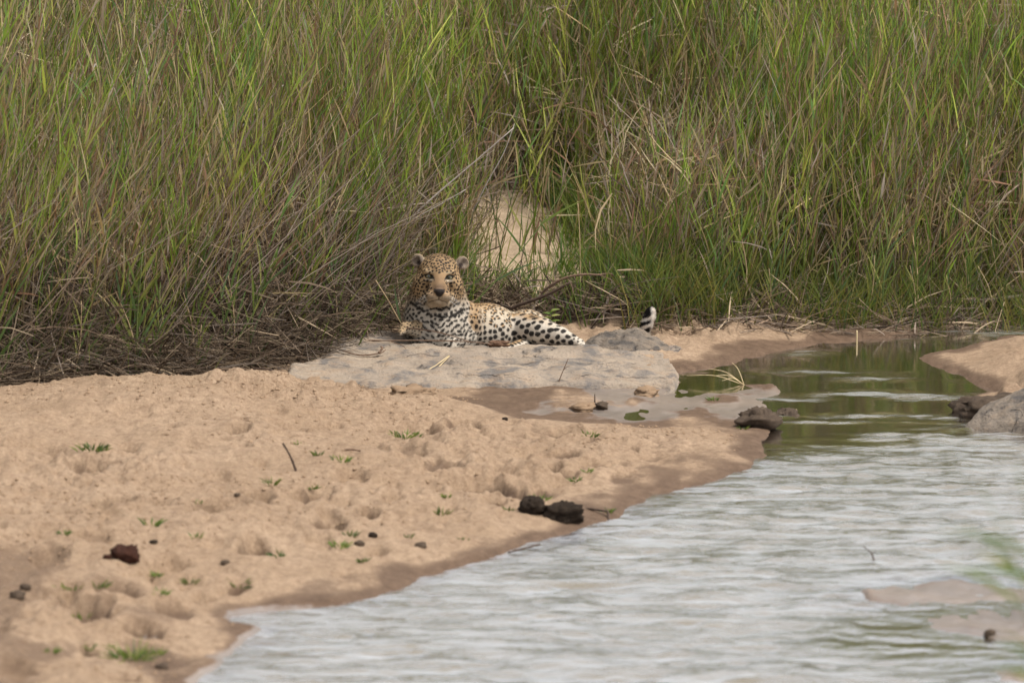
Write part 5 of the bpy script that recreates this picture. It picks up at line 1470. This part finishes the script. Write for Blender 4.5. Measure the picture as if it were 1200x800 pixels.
# dry grass on the mud clod and the bent dry stalk at the pool
def drygrass(label, p, ends, r=.0018):
    e = bpy.data.objects.new('dry_grass', None); COL.objects.link(e); e.location = p; e.empty_display_size = .03; tag(e, label, 'dry grass')
    for k, q in enumerate(ends):
        q = np.array(q, float); mid = (p + q) / 2 + np.array([0, 0, .02]); V, F = tube_mesh([p, mid, q], r, r * .5, sides=4, knob=.03, seed=k, n=4)
        link('blade', poly_mesh('blade', V - p, F), straw_mat, e)
p = drop(930, 497) + [0, 0, .02]; drygrass('tuft of dry straw blades on the mud clod at the pool', p, [D(934, 480, p[1] - .02), D(952, 484, p[1] + .02), D(975, 494, p[1] - .02), D(978, 500, p[1] - .1), D(928, 488, p[1] - .05), D(948, 496, p[1] - .08)], .0026)
p = drop(872, 451); drygrass('arched dry grass stalk bending over the water right of the slab', p, [D(830, 432, p[1] + .05), D(805, 440, p[1] + .05), D(838, 440, p[1]), D(858, 425, p[1] + .05), D(846, 446, p[1] - .05)], .0024)
# seedling behind the back
p = D(646, 372, .62); e = bpy.data.objects.new('seedling', None); COL.objects.link(e); e.location = p; e.empty_display_size = .03; tag(e, 'broad leaved green seedling just behind the leopard hip', 'seedling')
V, F = tube_mesh([p + [0, 0, -.12], p + [0, 0, .0], p + [.004, 0, .04]], .002, .0012, sides=4, n=3); link('stem', poly_mesh('stem', V - p, F), green_stem, e)
for k in range(7):
    a = k * 2.2; out = np.array([math.cos(a), .5 * math.sin(a), .25]); m = Mass()
    m.ribbons((p + [0, 0, .008 * k - .015])[None], unit(out)[None], np.array([.045]), np.array([.0075]), np.array([[0, 0, -.2]]), pick(BRIGHT, 1, .1), 4, np.array([[0, -.6, .8]]))
    m.build('leaf', leaf_mat, p, e)

# --- reeds on the near bank, far in front of the plane of focus
def near_reed(label, base, tip, leaves, seed):
    base = np.array(base, float); tip = np.array(tip, float); r_ = np.random.default_rng(seed)
    e = bpy.data.objects.new('near_reed', None); COL.objects.link(e); e.location = base; e.empty_display_size = .05
    tag(e, label, 'reed', 'reeds on the near bank')
    pts = [base, base * .55 + tip * .45 + [.03, 0, .05], tip]
    V, F = tube_mesh(pts, .004, .0016, sides=5, knob=.03, seed=seed, n=5); link('stem', poly_mesh('stem', V - base, F), green_stem, e)
    c = smooth_path(pts, 8)
    for k in range(leaves):
        i = int(len(c) * (.45 + .5 * k / leaves)); sgn = -1 if k % 2 else 1
        out = np.array([sgn * r_.uniform(.4, .9), r_.uniform(-.4, .4), r_.uniform(-.1, .5)]); m = Mass()
        m.ribbons(c[i][None], unit(out + [0, 0, .35])[None], np.array([r_.uniform(.16, .28)]), np.array([r_.uniform(.005, .008)]), (out * .1 + [0, 0, -.3])[None], pick(GREENS, 1, .1), 5, np.array([[.2, -1, .2]]))
        m.build('leaf', leaf_mat, base, e)
for k, (bx, d, px, py, lb) in enumerate([(1.42, 11.0, 1150, 570, 'blurred green reed leaning in at the right edge, leftmost of the near ones'), (1.36, 11.4, 1178, 604, 'blurred green reed at the right edge just below the leftmost near one'),
                                         (1.30, 10.6, 1192, 548, 'blurred green reed cut by the right edge, tallest of the near ones'), (1.34, 11.2, 1170, 630, 'lowest blurred green reed tip at the right edge over the near run'),
                                         (1.28, 10.9, 1204, 590, 'blurred green reed right behind the tallest near one')]):
    y = CAMY + d; gz0 = float(ground_z(bx, y)[0])
    near_reed(lb, (bx, y, gz0), at_depth(px, py, y), 6, 600 + k)
